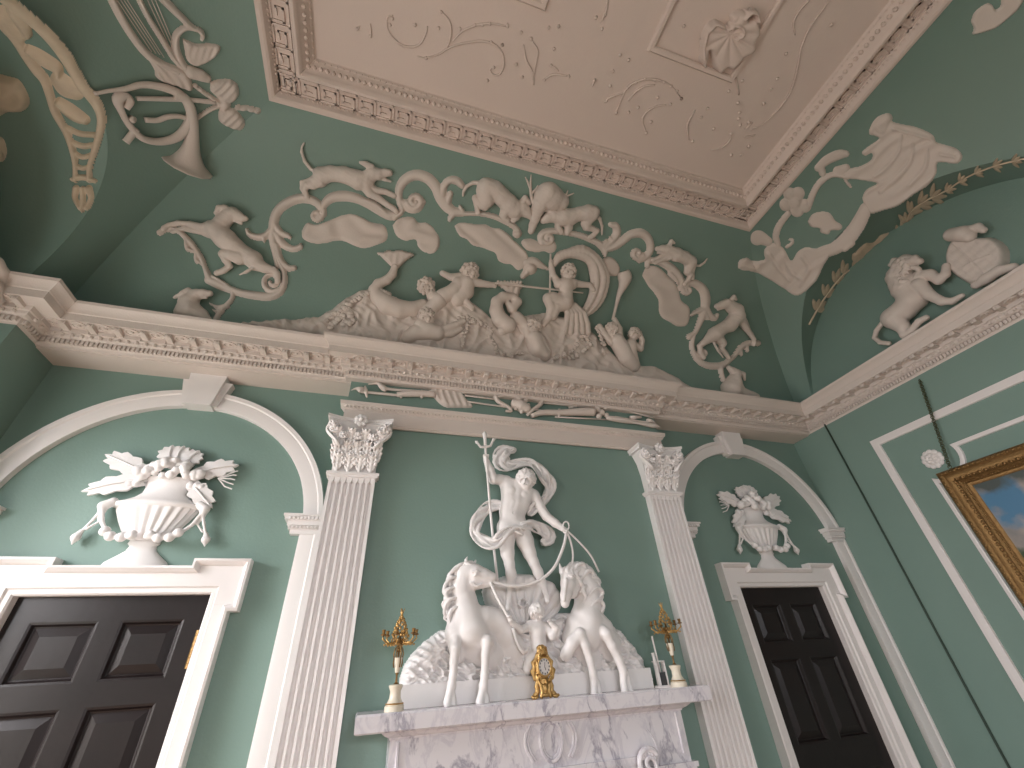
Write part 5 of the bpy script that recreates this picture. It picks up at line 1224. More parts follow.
f = person('triton_figure', 'plaster sea boy at right lifting the slanting trumpet', [A4((120, 500, .09, 6), (118, 512, .09, 5)), A4((125, 525, .08, 5), (140, 540, .08, 8), (160, 570, .08, 8.5), (175, 605, .07, 9), (200, 635, .05, 8)), (.007, A4((148, 525, .09, 4.2), (150, 495, .095, 3.4), (135, 465, .10, 2.8))), (.007, A4((118, 545, .08, 4), (95, 515, .09, 3.2), (75, 485, .09, 2.8)))]+hands(A4, 133, 462, .10, -.4, -.9, .9))
curls(f, A4, 120, 498, .092, 6.4, seed=6)
f = person('triton_figure', 'plaster sea boy at far right with hands to his head', [A4((208, 515, .09, 5.2), (205, 525, .09, 4)), A4((200, 540, .08, 4), (192, 560, .08, 7), (190, 590, .07, 7.5), (200, 620, .05, 7)), (.007, A4((205, 555, .085, 4), (232, 570, .09, 3.4), (238, 540, .09, 2.8), (230, 515, .095, 2.4)))]+hands(A4, 229, 513, .095, -.3, -.9, .8))
curls(f, A4, 208, 513, .092, 5.6, seed=7)
# garlands of shells: every mesh one swag
def swag(label, c, pts, r, l=.09):
    q = MB(); rd = random.Random(len(pts)*7); P = spline(pts, 3)
    for i, p in enumerate(P):
        for j in range(2):
            (u, v), = c((p[0]+rd.uniform(-6, 6), p[1]+rd.uniform(-6, 6))); X = cove(u, v, l)[0]; q.ball(X, r*px(X)*rd.uniform(.7, 1.2), 8, (1, .8, .8))
    o = q.build('shell_garland', 'plaster', smooth=True); return tag(o, label, 'garland', 'garlands in the sea group')
swag('plaster garland of shells draped over the left dolphin', A5, [(30, 335), (60, 320), (80, 300), (100, 290), (125, 270), (150, 255), (185, 245), (215, 245), (240, 265), (255, 275)], 2.6)
swag('plaster heap of larger shells at the left foot of the waves', A5, [(40, 365), (60, 345), (75, 325), (95, 305), (110, 345), (85, 355)], 3.4, .085)
swag('plaster flower garland hanging in the middle of waves', A5, [(470, 340), (500, 335), (520, 345), (500, 370), (490, 400), (490, 430)], 2.2, .1)
swag('plaster flower garland curving beside the looped dolphin', A5, [(520, 345), (555, 355), (580, 375), (585, 405), (600, 435), (615, 455), (650, 462), (690, 455)], 2.0, .1)
swag('plaster weed tangle low beneath the billowing veil', A5, [(800, 470), (840, 460), (870, 440), (885, 410), (910, 400), (920, 425), (880, 460), (850, 470)], 2.3, .095)
swag('plaster vine trailing beside the trumpet boy', A4, [(62, 490), (75, 510), (85, 535), (92, 560), (98, 590)], 1.8, .09)
# ================= trophy of horn and lyre on the left cove
ly = relief('stucco_lyre', 'plaster', cove, strokes=[(A1((400, -20, 4.4), (440, 60, 4.2), (490, 140, 4), (540, 200, 4), (600, 240, 4), (650, 262, 3.4)), .035, 2), (A1((500, -20, 3), (540, 60, 3), (590, 140, 3), (630, 205, 3), (660, 240, 3)), .035, 2),
 (A1((580, -20, 4.2), (620, 20, 4), (660, 60, 3.6), (700, 98, 3.2), (730, 110, 2.8), (742, 130, 2.4), (738, 142, 2)), .035, 2), (A1((715, 105, 2.4), (680, 100, 3.4), (650, 120, 4), (640, 150, 4.2), (645, 190, 4.4), (665, 235, 4.4), (690, 260, 4)), .035, 2)])
tag(ly, 'plaster lyre with curled arms at the top of the left cove', 'lyre')
pipes('strings', 'plaster', cove, [A1((x0, -20, .02, .45), (x1, y1, .02, .45)) for x0, x1, y1 in ((415, 555, 190), (428, 570, 195), (440, 585, 200), (452, 600, 210), (530, 620, 170), (545, 628, 165), (560, 635, 160))], ly)
lf = relief('trophy_leaf', 'plaster', cove, polys=[(A1((528, 195), (560, 205), (600, 225), (650, 245), (690, 275), (705, 320), (690, 330), (650, 315), (600, 300), (570, 280), (565, 255)), .03, 3)], fold=drape(-.6, 7, .006)); tag(lf, 'plaster wing-like leaf left of the lyre foot', 'leaf')
lf = relief('trophy_leaf', 'plaster', cove, polys=[(A1((668, 140), (690, 150), (720, 160), (765, 158), (803, 168), (798, 195), (775, 215), (750, 230), (715, 240), (685, 220), (675, 180)), .03, 3)], fold=drape(.4, 7, .006)); tag(lf, 'plaster wing-like leaf right of the lyre foot', 'leaf')
figure('trophy_knot', 'plaster', cove, [A1((700, 265, .03, 7), (735, 275, .03, 6), (755, 285, .03, 5))], vox=.006); tag(bpy.data.objects['trophy_knot'], 'plaster double knot just below the lyre', 'knot')
hn = pipes('hunting_horn', 'plaster', cove, [A1((348, 342, .03, 1.6), (400, 332, .04, 1.8), (460, 325, .045, 2.4), (520, 310, .045, 3), (590, 318, .045, 3.6), (650, 340, .045, 4.2), (690, 380, .045, 4.4), (700, 420, .045, 4.4), (680, 470, .045, 4.2), (640, 505, .045, 3.8), (580, 518, .045, 3.4), (520, 505, .045, 3.2), (475, 460, .045, 3.2), (445, 410, .045, 3), (430, 365, .045, 4.6), (455, 350, .045, 4), (475, 368, .05, 3.6), (460, 395, .05, 3)),
 A1((640, 345, .06, 4.6), (680, 365, .06, 4.8), (702, 420, .06, 4.6), (705, 470, .055, 5), (702, 520, .05, 6.2), (696, 560, .05, 9), (690, 590, .05, 14), (686, 606, .05, 21.5)),
 A1((350, 335, .03, 2.2), (352, 348, .03, 1.6)), A1((500, 360, .045, 2), (600, 362, .045, 2.2), (700, 366, .045, 2.2), (790, 375, .045, 2)), A1((530, 438, .045, 2.6), (575, 440, .045, 2.4), (610, 428, .045, 2.4), (650, 425, .045, 2.2), (690, 435, .045, 2)), A1((500, 470, .045, 3), (480, 495, .04, 3), (460, 520, .04, 3)), A1((490, 440, .05, 3.4), (475, 430, .05, 3))], None, 12)
tag(hn, 'coiled plaster hunting horn with flared bell on the left cove', 'horn')
rb = relief('ribbon_bow', 'plaster', cove, strokes=[(A1((712, 312, 2.4), (760, 348, 2.4), (800, 375, 2.6)), .03, 2), (A1((720, 432, 2.4), (765, 400, 2.4), (800, 388, 2.6)), .03, 2), (A1((870, 392, 3), (910, 395, 2.8), (945, 405, 3.4)), .04, 2), (A1((820, 380, 6.5)), .055, 2)],
 polys=[(A1((770, 300), (800, 290), (840, 290), (868, 310), (872, 345), (850, 372), (815, 372), (790, 350), (770, 330)), .04, 5), (A1((805, 400), (850, 395), (880, 420), (895, 450), (880, 475), (840, 465), (805, 445), (798, 420)), .04, 5)], fold=drape(.8, 7, .007))
tag(rb, 'plaster ribbon bow tied beside the hunting horn', 'ribbon')
# ================= pierced border on the left vault
bd = relief('vault_border', 'leafb', lunetteL, lift=.01, strokes=[
 (A1((-30, -40, 5), (20, 0, 5), (70, 40, 5), (130, 90, 5), (190, 150, 5.5), (240, 215, 6), (275, 275, 5.5), (310, 330, 5), (350, 380, 5), (368, 430, 4.6), (362, 490, 4.2), (345, 550, 3.6), (328, 610, 3), (325, 660, 2.6)), .03, 3),
 (A1((-20, 60, 5), (20, 100, 5), (60, 150, 5), (95, 205, 5), (130, 255, 5), (160, 290, 5), (178, 340, 4.4), (200, 410, 4), (240, 480, 3.8), (262, 540, 3.4), (275, 600, 3), (275, 660, 2.6)), .03, 3),
 (A1((100, 180, 4), (130, 200, 6), (165, 225, 7), (205, 250, 6), (215, 275, 4)), .035, 2), (A1((215, 375, 5), (245, 400, 7), (280, 425, 7), (310, 440, 5)), .035, 2), (A1((40, 40, 5), (80, 90, 7), (100, 130, 5)), .03, 2), (A1((210, 290, 8), (240, 320, 10), (280, 340, 8)), .025, 2), (A1((0, 60, 9), (40, 110, 9), (75, 140, 6)), .02, 2),
 (A1((245, 470, 3), (290, 490, 3), (345, 495, 3)), .02, 2), (A1((258, 520, 3), (300, 535, 3), (345, 530, 3)), .02, 2), (A1((270, 560, 2.6), (300, 575, 2.6), (335, 565, 2.6)), .02, 2), (A1((275, 605, 2.4), (300, 615, 2.4), (330, 605, 2.4)), .02, 2), (A1((262, 655, 2.4), (300, 648, 3), (345, 662, 2.4)), .025, 2),
 (A1((275, 690, 4), (272, 725, 3), (290, 760, 2.6)), .025, 2), (A1((322, 690, 4), (330, 725, 3), (315, 760, 2.6)), .025, 2), (A1((300, 690, 3), (300, 740, 3), (300, 775, 1.6)), .025, 2)])
tag(bd, 'pierced ochre-white stucco border with ovals on the left vault', 'border')
def wlx(u, v, lift=0.):
    P, n = lunetteL(u, v, lift); Q = _pl(u, v, 0, WX+.001+lift); m = (P[..., 0] < WX+lift)[..., None]
    return np.where(m, Q, P), np.where(m, np.array([1., 0, 0]), n)
bl = relief('stucco_medallion', 'leafb', wlx, lift=.02, polys=[(A1((-30, 270), (20, 285), (65, 300), (95, 350), (98, 385), (70, 410), (20, 412), (-30, 420)), .05, 5)], fold=lambda U, V: .008*nf(U, V, .3)); tag(bl, 'ochre-white stucco fragment in the left lunette, upper one', 'relief')
bl = relief('stucco_medallion', 'leafb', wlx, lift=.02, polys=[(A1((-30, 500), (0, 505), (14, 540), (8, 580), (-30, 595)), .05, 4)]); tag(bl, 'ochre-white stucco fragment in the left lunette, lower one', 'relief')
WLf = lambda u, v, l=0.: (atx(u, v, WX+l), np.array([1., 0, 0]))
o = figure('stucco_bundle', 'plaster', WLf, [[(-6, 262, .2, 9), (0, 272, .2, 8), (3, 285, .2, 6), (0, 298, .2, 6)], [(-8, 285, .2, 10), (-6, 300, .2, 8)]], vox=.008); tag(o, 'plaster lump at the very left edge above the cornice corner', 'drapery')
# ================= right cove
def poly(nm, lb, cat, pts, c, surf=cove, h=.018, e=2.5, folds=None, m='plaster', st=(), **k): 
    return tag(relief(nm, m, surf, polys=[(c(*pts), h, e)], fold=folds, strokes=st, **k), lb, cat)
fl1 = drape(.9, 13, .010)
poly('cartouche_figure', 'flat plaster robed figure with long wings on the right cove', 'relief', [(502, 150), (505, 130), (525, 95), (555, 80), (575, 82), (580, 105), (610, 115), (660, 125), (715, 150), (728, 175), (760, 185), (800, 200), (816, 225), (795, 248), (735, 243), (728, 280), (700, 320), (650, 352), (600, 388), (545, 405), (510, 415), (495, 400), (480, 365), (495, 335), (530, 315), (490, 305), (450, 300), (415, 295), (400, 280), (430, 265), (470, 258), (510, 235), (512, 212), (490, 222), (478, 210), (500, 190), (535, 165), (525, 155)], A6, folds=fl1, st=[(A6((540, 125, 9), (565, 95, 5)), .034, 2), (A6((585, 130, 4), (640, 145, 3), (710, 165, 3)), .03, 2), (A6((610, 150, 2), (600, 210, 3), (560, 260, 4), (520, 290, 3)), .029, 2), (A6((650, 180, 2), (640, 240, 4), (590, 300, 5), (540, 340, 4)), .032, 2), (A6((700, 200, 2), (690, 260, 4), (640, 320, 4)), .030, 2), (A6((740, 215, 3), (790, 225, 3)), .03, 2)])
poly('cartouche_figure', 'flat plaster reclining robed figure nearest the cove corner', 'relief', [(60, 600), (65, 575), (90, 565), (110, 575), (150, 572), (148, 545), (160, 525), (185, 515), (215, 535), (240, 575), (262, 545), (290, 530), (325, 535), (365, 525), (372, 550), (345, 595), (320, 645), (262, 692), (215, 668), (170, 640), (130, 618), (95, 608)], A6, folds=fl1, st=[(A6((80, 592, 5), (120, 598, 3)), .03, 2), (A6((165, 550, 4), (200, 600, 4), (235, 640, 3)), .032, 2), (A6((215, 560, 3), (240, 610, 4), (280, 640, 3)), .03, 2), (A6((280, 560, 4), (300, 600, 4), (270, 660, 3)), .031, 2)])
rg = relief('cartouche_border', 'plaster', cove, strokes=[(A6((430, 292, 2.8), (380, 285, 3), (340, 308, 3.2), (315, 345, 3.4), (300, 385, 3.4)), .02, 3), (A6((230, 415, 3.2), (200, 455, 3.4), (188, 490, 3.4), (195, 520, 3)), .02, 3), (A6((160, 510, 5), (130, 495, 7), (125, 500, 7)), .02, 3), (A6((330, 262, 4), (360, 235, 5), (400, 218, 5), (425, 215, 3.4)), .02, 3), (A6((345, 280, 3.6), (340, 260, 4)), .02, 3), (A6((425, 262, 4), (400, 275, 6)), .02, 3),
 (A6((490, 400, 6), (465, 450, 7), (430, 500, 7), (390, 530, 6), (350, 545, 6), (320, 555, 5)), .02, 3), (A6((440, 515, 4), (420, 535, 3)), .02, 3), (A6((225, 528, 1.8), (240, 518, 1.8), (245, 505, 1.6), (232, 503, 1.2)), .02, 2), (A6((440, 325, 1.6), (428, 312, 1.6), (420, 300, 1.4)), .02, 2)])
tag(rg, 'plaster oval cartouche border joining two robed figures', 'border')
fw = relief('plaster_flower', 'plaster', cove, strokes=[(A6((235, 350, 7)), .02, 3), (A6((262, 348, 7)), .02, 3), (A6((285, 390, 7)), .02, 3), (A6((260, 405, 7)), .02, 3), (A6((222, 385, 7)), .02, 3), (A6((250, 378, 8)), .03, 2.5)]); tag(fw, 'plaster flower on the upper edge of the oval cartouche', 'flower')
poly('plaster_cloud', 'small plaster cloud in the middle of the oval cartouche', 'cloud', [(295, 445), (310, 420), (340, 410), (370, 415), (388, 440), (410, 455), (405, 470), (375, 472), (365, 485), (340, 480), (335, 465), (310, 462)], A6)
c8 = conv(900, 0, 8.26)
poly('plaster_scroll', 'plaster scroll end in the upper right corner of the cove', 'scroll', [(585, 180), (610, 110), (660, 60), (720, 28), (760, 40), (785, 80), (830, 50), (850, -20), (1010, -20), (985, 60), (940, 110), (870, 170), (790, 230), (700, 262), (600, 285), (610, 235)], c8)
# ---- painted-look leaf sprays modelled on the right vault
lv = MB(); stem = [(300, 790), (340, 720), (390, 650), (430, 610), (490, 585), (560, 540), (600, 500), (625, 470), (640, 415), (690, 375), (760, 340), (830, 295), (920, 258), (1010, 235), (1060, 225)]
P = [lunette(u, v, .012)[0] for u, v in A6(*[tuple(p) for p in spline(stem, 4)])]; lv.tube(P, [1.0*px(p) for p in P], 6)
vs_ = lv.build('leaf_branch', 'leafb', smooth=True); tag(vs_, 'long ochre leafy branch along the right vault', 'branch')
rd = random.Random(4)
def vleaf(x, y, an, L, W=3.2):
    q = MB(); ca, sa = math.cos(an), math.sin(an); n = 10; top = []; 
    ring = []
    for i in range(n):
        t = 2*math.pi*i/n; lx = L/2+L/2*math.cos(t); lz = W*math.sin(t)*(1-.3*math.cos(t)); ring.append((x+ca*lx-sa*lz, y+sa*lx+ca*lz))
    mid = (x+ca*L/2, y+sa*L/2); pts = A6(*ring); (mu, mv), = A6(mid)
    V = [lunette(u, v, .010)[0] for u, v in pts]+[lunette(u, v, .001)[0] for u, v in pts]+[lunette(mu, mv, .022)[0]]
    q.add(V, [(i, (i+1) % n, 2*n) for i in range(n)]+[(i, n+i, n+(i+1) % n, (i+1) % n) for i in range(n)]+[tuple(range(2*n-1, n-1, -1))]); return q
sp = spline(stem, 6); 
for i in range(4, len(sp)-8, 4):
    p = sp[i]; t = sp[i+1]-sp[i-1]; an = math.atan2(t[1], t[0])
    if 440 < p[0] < 600 and 500 < p[1] < 590: continue
    for s in (-1, 1):
        sc_ = 40 if i < 60 else 28
        for d in (.35, .85): vleaf(p[0], p[1], an+s*(d+rd.uniform(-.1, .1)), sc_*rd.uniform(1.0, 1.4), sc_*.22).build('leaf', 'leafb', vs_, auto=60)
poly('shell_ornament', 'ochre ragged shell ornament at the middle of the vault branch', 'ornament', [(448, 555), (462, 545), (490, 520), (520, 515), (545, 490), (575, 482), (605, 465), (620, 480), (605, 505), (580, 510), (570, 530), (545, 548), (520, 560), (490, 572), (465, 588), (448, 575)], A6, surf=lunette, m='leafb', h=.03, folds=lambda U, V: .010*nf(U, V, .35), lift=.015)
tag(pipes('thin_arrow', 'leafb', lunette, [A6((502, 608, .02, 2), (540, 575, .02, 1.2), (600, 520, .02, 1), (660, 485, .02, 1), (685, 470, .02, 1.8))]), 'thin ochre arrow shaft beside the shell ornament', 'arrow')
# ================= lion and shield in the right lunette
A8 = conv(790, 130, 3.49); WX3 = lambda u, v, l=0.: (atx(u, v, XR-l), np.array([-1., 0, 0]))
LL = .13
li = figure('stucco_lion', 'plaster', WX3, [
 A8((400, 455, LL+.02, 7), (430, 455, LL+.05, 6), (452, 458, LL+.06, 4.2)), (.004, A8((430, 478, LL+.05, 3.4), (452, 485, LL+.05, 2.6))), A8((395, 475, LL, 11), (385, 510, LL-.02, 13), (400, 545, LL-.02, 14)), (.004, A8((365, 455, LL, 3.4), (352, 470, LL, 2.6))),
 A8((405, 550, LL-.02, 14), (430, 590, LL-.02, 13.5), (400, 625, LL-.03, 12), (365, 655, LL-.02, 13)), (.012, A8((450, 540, LL+.02, 8), (485, 575, LL+.03, 6), (530, 598, LL+.03, 5), (565, 598, LL+.03, 4), (600, 578, LL+.03, 3))),
 (.012, A8((455, 510, LL, 7.5), (490, 505, LL+.01, 6), (520, 525, LL+.01, 5), (542, 505, LL, 4.6), (545, 475, LL-.02, 4))), (.012, A8((370, 665, LL, 11), (395, 690, LL+.02, 7), (400, 715, LL+.03, 4.6), (425, 700, LL+.04, 4), (450, 668, LL+.04, 3.6), (475, 655, LL+.04, 3.4))),
 (.006, A8((325, 670, LL-.04, 2.6), (302, 700, LL-.03, 2.6), (295, 725, LL-.02, 2.4), (315, 742, LL, 2.4), (345, 745, LL+.02, 2.6)))], k=.02, vox=.0075,
 tex=lambda X: .006*noise3(X, 38.)*(X[..., 2] > 4.45))
mn = Blob(.006); rd = random.Random(12)
for i_ in range(46):
    t = rd.random(); x = 392+rd.uniform(-26, 26); y = 452+78*t; (u, w_), = A8((x-6*t, y)); p = WX3(u, w_, LL+.085*math.sqrt(max(0.1, 1-((x-392)/34)**2)))[0]
    mn.cap(p, p+np.array([.01, rd.uniform(-.02, .02), -.035]), .017, .006)
mn.build('mane', 'plaster', li, .0062)
tag(li, 'plaster lion sitting up on the right cornice, paw on the shield', 'lion')
wr3 = lambda u, v, lift=0.: (atx(u, v, XR-lift), np.broadcast_to(np.array([-1., 0, 0]), np.shape(u)+(3,)))
shd = relief('stucco_shield', 'plaster', wr3, lift=.07, polys=[(A8((545, 415), (560, 385), (595, 358), (640, 372), (690, 372), (730, 392), (748, 425), (742, 470), (715, 500), (680, 530), (640, 540), (600, 525), (560, 495), (540, 455)), .10, 5)],
 strokes=[(A8((575, 395, 1.6), (640, 460, 1.6), (690, 505, 1.6)), .112, 3), (A8((615, 480, 1.4), (665, 455, 1.4), (705, 440, 1.4)), .112, 3)], fold=lambda U, V: .004*np.sin(U*.5)*np.sin(V*.6))
tag(shd, 'round plaster shield with crossed bands leaning on right cornice', 'shield')
bk = figure('stucco_bundle', 'plaster', WX3, [A8((565, 365, .10, 8), (600, 362, .11, 9), (625, 372, .11, 7)), A8((630, 345, .10, 4.5), (655, 338, .10, 4.5), (675, 350, .10, 4))], vox=.008); tag(bk, 'plaster drapery bundle over the top of the round shield', 'drapery')
bk = figure('stucco_ground', 'plaster', WX3, [A8((680, 520, .10, 6), (730, 490, .10, 6), (780, 478, .10, 5)), A8((650, 540, .09, 5), (690, 520, .09, 5))], vox=.008); tag(bk, 'plaster rocky lump at the foot of the round shield', 'rock')
# ================= trophies on the green frieze
A9 = conv(280, 380, 2.327); FZ = wally(-.235)
def ft(nm, lb, cat, lines, n=8, grp=None): return tag(pipes(nm, 'plaster', FZ, [A9(*l) for l in lines], None, n), lb, cat, grp)
ft('frieze_arrow', 'plaster broad-headed arrow at left end of the frieze', 'arrow', [[(165, 24, .03, .3), (178, 20, .03, 1.5), (190, 24, .03, 3.6), (198, 28, .03, 1.5), (240, 32, .03, 1.5), (275, 36, .03, 1.5)], [(198, 14, .03, .8), (200, 26, .03, 2), (202, 40, .03, .8)]])
ft('frieze_arrow', 'plaster arrow with ball above the broad-headed arrow', 'arrow', [[(205, 10, .03, .5), (228, 8, .03, 1.8), (240, 18, .03, 2.8), (262, 22, .03, 1.4), (350, 28, .03, 1.4)], [(236, 10, .03, 1.2), (240, 18, .03, 3.2), (246, 26, .03, 1.2)]])
ft('frieze_torch', 'plaster tapering torch left of the draped cloth', 'torch', [[(272, 34, .03, 2.6), (300, 32, .035, 3.4), (335, 32, .035, 3.6), (360, 34, .03, 3.2)], [(282, 28, .03, 1.2), (282, 42, .03, 1.2)], [(330, 24, .04, 1.2), (330, 42, .04, 1.2)]])
o = relief('frieze_cloth', 'plaster', FZ, polys=[(A9((345, 14), (380, 16), (415, 22), (432, 40), (448, 60), (420, 62), (385, 60), (362, 42)), .035, 3)], fold=drape(-.35, 6.5, .010), lift=.02); tag(o, 'plaster fluttering cloth hung across the frieze', 'cloth')
ft('frieze_spears', 'bundle of thin plaster shafts along the middle of frieze', 'spears', [[(420, 28, .03, .9), (520, 38, .03, .9), (640, 48, .03, .9)], [(430, 36, .025, .9), (510, 46, .025, .9)], [(435, 50, .025, .9), (520, 62, .025, .9), (620, 72, .025, .9)], [(600, 52, .03, .9), (780, 68, .03, .9), (870, 88, .03, .9)], [(640, 86, .025, .8), (760, 92, .025, .8)]])
ft('frieze_bow', 'plaster double-curved bow around the mask', 'bow', [[(500, 38, .035, 2.2), (508, 50, .035, 2.2), (530, 62, .035, 1.8), (538, 72, .035, 1.5), (525, 72, .035, 1.2)], [(612, 46, .035, 2.2), (605, 58, .035, 2.2), (590, 68, .035, 1.8), (575, 82, .035, 1.5)], [(503, 40, .035, 1), (560, 34, .03, .8), (612, 48, .035, 1)]])
o = figure('frieze_mask', 'plaster', FZ, [A9((548, 56, .03, 5), (560, 60, .035, 6), (572, 66, .03, 5)), A9((556, 44, .03, 2.5)), A9((572, 48, .03, 2.5)), A9((544, 48, .035, 2)), A9((552, 42, .035, 2)), A9((562, 42, .035, 2)), A9((578, 58, .035, 2)), A9((576, 70, .035, 2)), A9((560, 62, .055, 2.2)), A9((556, 54, .05, 1.8)), A9((566, 56, .05, 1.8)), A9((548, 66, .04, 2)), A9((562, 74, .035, 2))], k=.004, vox=.0045); tag(o, 'plaster lion mask in the middle of the frieze', 'mask')
ft('frieze_quiver', 'plaster quiver lying right of the mask', 'quiver', [[(585, 84, .03, 2.4), (610, 76, .035, 3), (650, 76, .035, 3.2), (700, 74, .04, 4.2), (730, 74, .04, 4.6)], [(650, 68, .04, 1.4), (650, 84, .04, 1.4)], [(672, 64, .03, 1), (690, 62, .03, 1)]])
o = figure('frieze_rosettes', 'plaster', FZ, [A9((738, 68, .03, 3.4)), A9((748, 76, .03, 3.4)), A9((742, 84, .03, 3)), A9((756, 66, .03, 2.6)), A9((760, 82, .03, 2.6))], k=.004, vox=.005); tag(o, 'plaster knot of flowers at the quiver mouth', 'flowers')
ft('frieze_arrow', 'plaster arrow pointing right near end of the frieze', 'arrow', [[(760, 88, .03, 2.4), (800, 94, .03, 3), (830, 100, .03, 1.4), (868, 106, .03, 2.6), (885, 110, .03, .4)]])
ft('frieze_arrow', 'slender plaster arrow above the last one on frieze', 'arrow', [[(780, 86, .03, 1.1), (850, 98, .03, 1.1), (858, 94, .03, 2.4), (874, 100, .03, .4)], [(815, 88, .03, 2.2), (840, 86, .03, 1.5)]])
# ================= ceiling field ornaments
CZ_ = ceilz(ZC); B1 = conv(270, 0, 4); B2 = conv(500, 0, 4); B3 = conv(680, 0, 4)
def orna(lb, c, lines, berries=(), r=1.0):
    t0 = CZ_(*c(lines[0][0])[0], 0)[0]; o = empty('ceiling_tendril', t0, lb, 'tendril', 'thin tendrils on the ceiling')
    def put(q, nm): x = q.build(nm, 'ceiling', smooth=True); x.parent = o; x.matrix_parent_inverse = Matrix.Translation(-o.location)
    for l in lines:
        q = MB(); P = [CZ_(u, v, .005)[0] for u, v in c(*[tuple(p) for p in spline(l, 4)])]; n = len(P); q.tube(P, [r*px(P[i])*(.6+.5*math.sin(math.pi*i/(n-1))) for i in range(n)], 6); put(q, 'stem')
    for x, y in berries: q = MB(); (u, v), = c((x, y)); X = CZ_(u, v, .006)[0]; q.ball(X, 1.6*px(X), 8); put(q, 'berry')
    return o
orna('thin plaster tendril near the left corner of ceiling', B1, [[(492, 62), (470, 70), (468, 110), (490, 150), (530, 182), (575, 188), (605, 170), (625, 130), (630, 105)], [(400, 95), (405, 145)], [(345, 120), (360, 105)]], [(490, 75), (580, 100), (350, 115), (402, 145), (480, 100)])
orna('thin plaster tendril with hanging curl, left of ceiling', B1, [[(590, 225), (625, 232), (680, 215), (720, 190), (780, 172), (850, 165), (900, 180), (930, 215), (935, 260), (920, 295), (895, 300), (880, 280), (895, 265)], [(685, 45), (720, 90), (722, 150), (705, 200)], [(730, 165), (770, 125), (830, 100), (890, 95), (950, 105)]], [(625, 232), (685, 48), (880, 95), (950, 100), (760, 115), (885, 170), (930, 180), (870, 322), (895, 270), (675, 112), (820, 100), (850, 100)])
orna('sprig of thin stems and berries, middle of ceiling', B2, [[(95, 180), (105, 240), (130, 290), (135, 340)], [(125, 160), (150, 200), (145, 250), (130, 320)], [(175, 320), (215, 298), (275, 305)], [(210, 265), (235, 285)], [(430, 0), (425, 40), (405, 90)]], [(125, 155), (65, 258), (90, 310), (178, 320), (275, 305), (205, 262), (30, 105), (85, 130), (10, 180), (215, 195), (195, 110), (235, 105), (420, 60), (385, 70), (408, 115)])
orna('arched tendril with beads, right middle of ceiling', B2, [[(415, 410), (440, 390), (500, 370)], [(465, 450), (485, 400), (510, 350), (560, 322), (620, 318), (680, 340), (720, 385)], [(515, 405), (540, 370), (580, 345), (620, 340)], [(585, 530), (570, 480), (590, 445), (630, 425), (665, 420)], [(380, 320), (368, 345)]], [(510, 352), (545, 330), (580, 318), (620, 320), (655, 330), (685, 345), (708, 365), (725, 395), (425, 405), (465, 452), (515, 450), (552, 430), (630, 390), (682, 418), (585, 532), (605, 488), (515, 240), (452, 285), (480, 220), (440, 345), (378, 320)])
orna('long looping tendril towards the right corner of ceiling', B3, [[(125, 600), (170, 590), (200, 560), (205, 535)], [(285, 520), (340, 490), (400, 430), (445, 360), (470, 270), (485, 190), (520, 110), (570, 40), (600, 0)], [(460, 140), (455, 90), (480, 40), (520, 0)], [(225, 310), (235, 380)], [(35, 560), (30, 500), (60, 440)], [(260, 520), (290, 490)], [(255, 550), (300, 540)]], [(232, 412), (238, 450), (235, 475), (240, 500), (205, 535), (275, 490), (110, 435), (135, 515), (85, 470), (50, 565), (215, 315), (250, 325), (195, 365), (275, 585), (245, 620), (205, 620), (425, 215), (365, 358), (390, 315), (335, 415), (15, 105), (5, 395), (605, 100)])
def cpanel(lb, x0, x1, y0, y1):
    q = MB(); q.sweep([(x0, y0), (x0, y1), (x1, y1), (x1, y0)], [(0, ZC+.01), (0, ZC-.02), (.01, ZC-.03), (.035, ZC-.03), (.045, ZC-.012), (.05, ZC+.01)], closed=True)
    return tag(q.build('ceiling_panel_moulding', 'ceiling', auto=30), lb, 'moulding', 'raised square mouldings on the ceiling')
cpanel('raised square moulding on the ceiling behind the shell', .47, 1.19, -3.75, -2.67); cpanel('raised square moulding at the top edge, only its corner shows', -1.30, -.47, -3.75, -2.67)
sh_ = [(78, 240), (85, 190), (95, 130), (115, 95), (140, 82), (165, 95), (185, 105), (200, 95), (205, 60), (240, 40), (265, 50), (275, 75), (300, 70), (318, 110), (318, 140), (300, 165), (305, 195), (285, 215), (260, 228), (235, 255), (210, 278), (190, 272), (160, 290), (140, 275), (130, 250), (118, 200), (112, 240), (100, 275)]
def shf(U, V): return .012*np.abs(np.sin(np.arctan2(V-32, U-728)*6))
o = relief('ceiling_shell', 'ceiling', CZ_, polys=[(B3(*sh_), .06, 5)], fold=shf, lift=.02, strokes=[(B3((190, 110, 3), (215, 95, 3.4), (240, 105, 3.4), (245, 130, 3), (220, 150, 2.4)), .085, 2), (B3((250, 70, 3.2), (275, 45, 3.2), (300, 50, 3), (310, 80, 2.6)), .08, 2), (B3((90, 230, 2.4), (92, 170, 2.6), (108, 120, 2.8), (140, 92, 2.8), (170, 105, 2.4)), .08, 2)])
tag(o, 'large plaster scallop shell with curled leaves on the ceiling', 'shell')
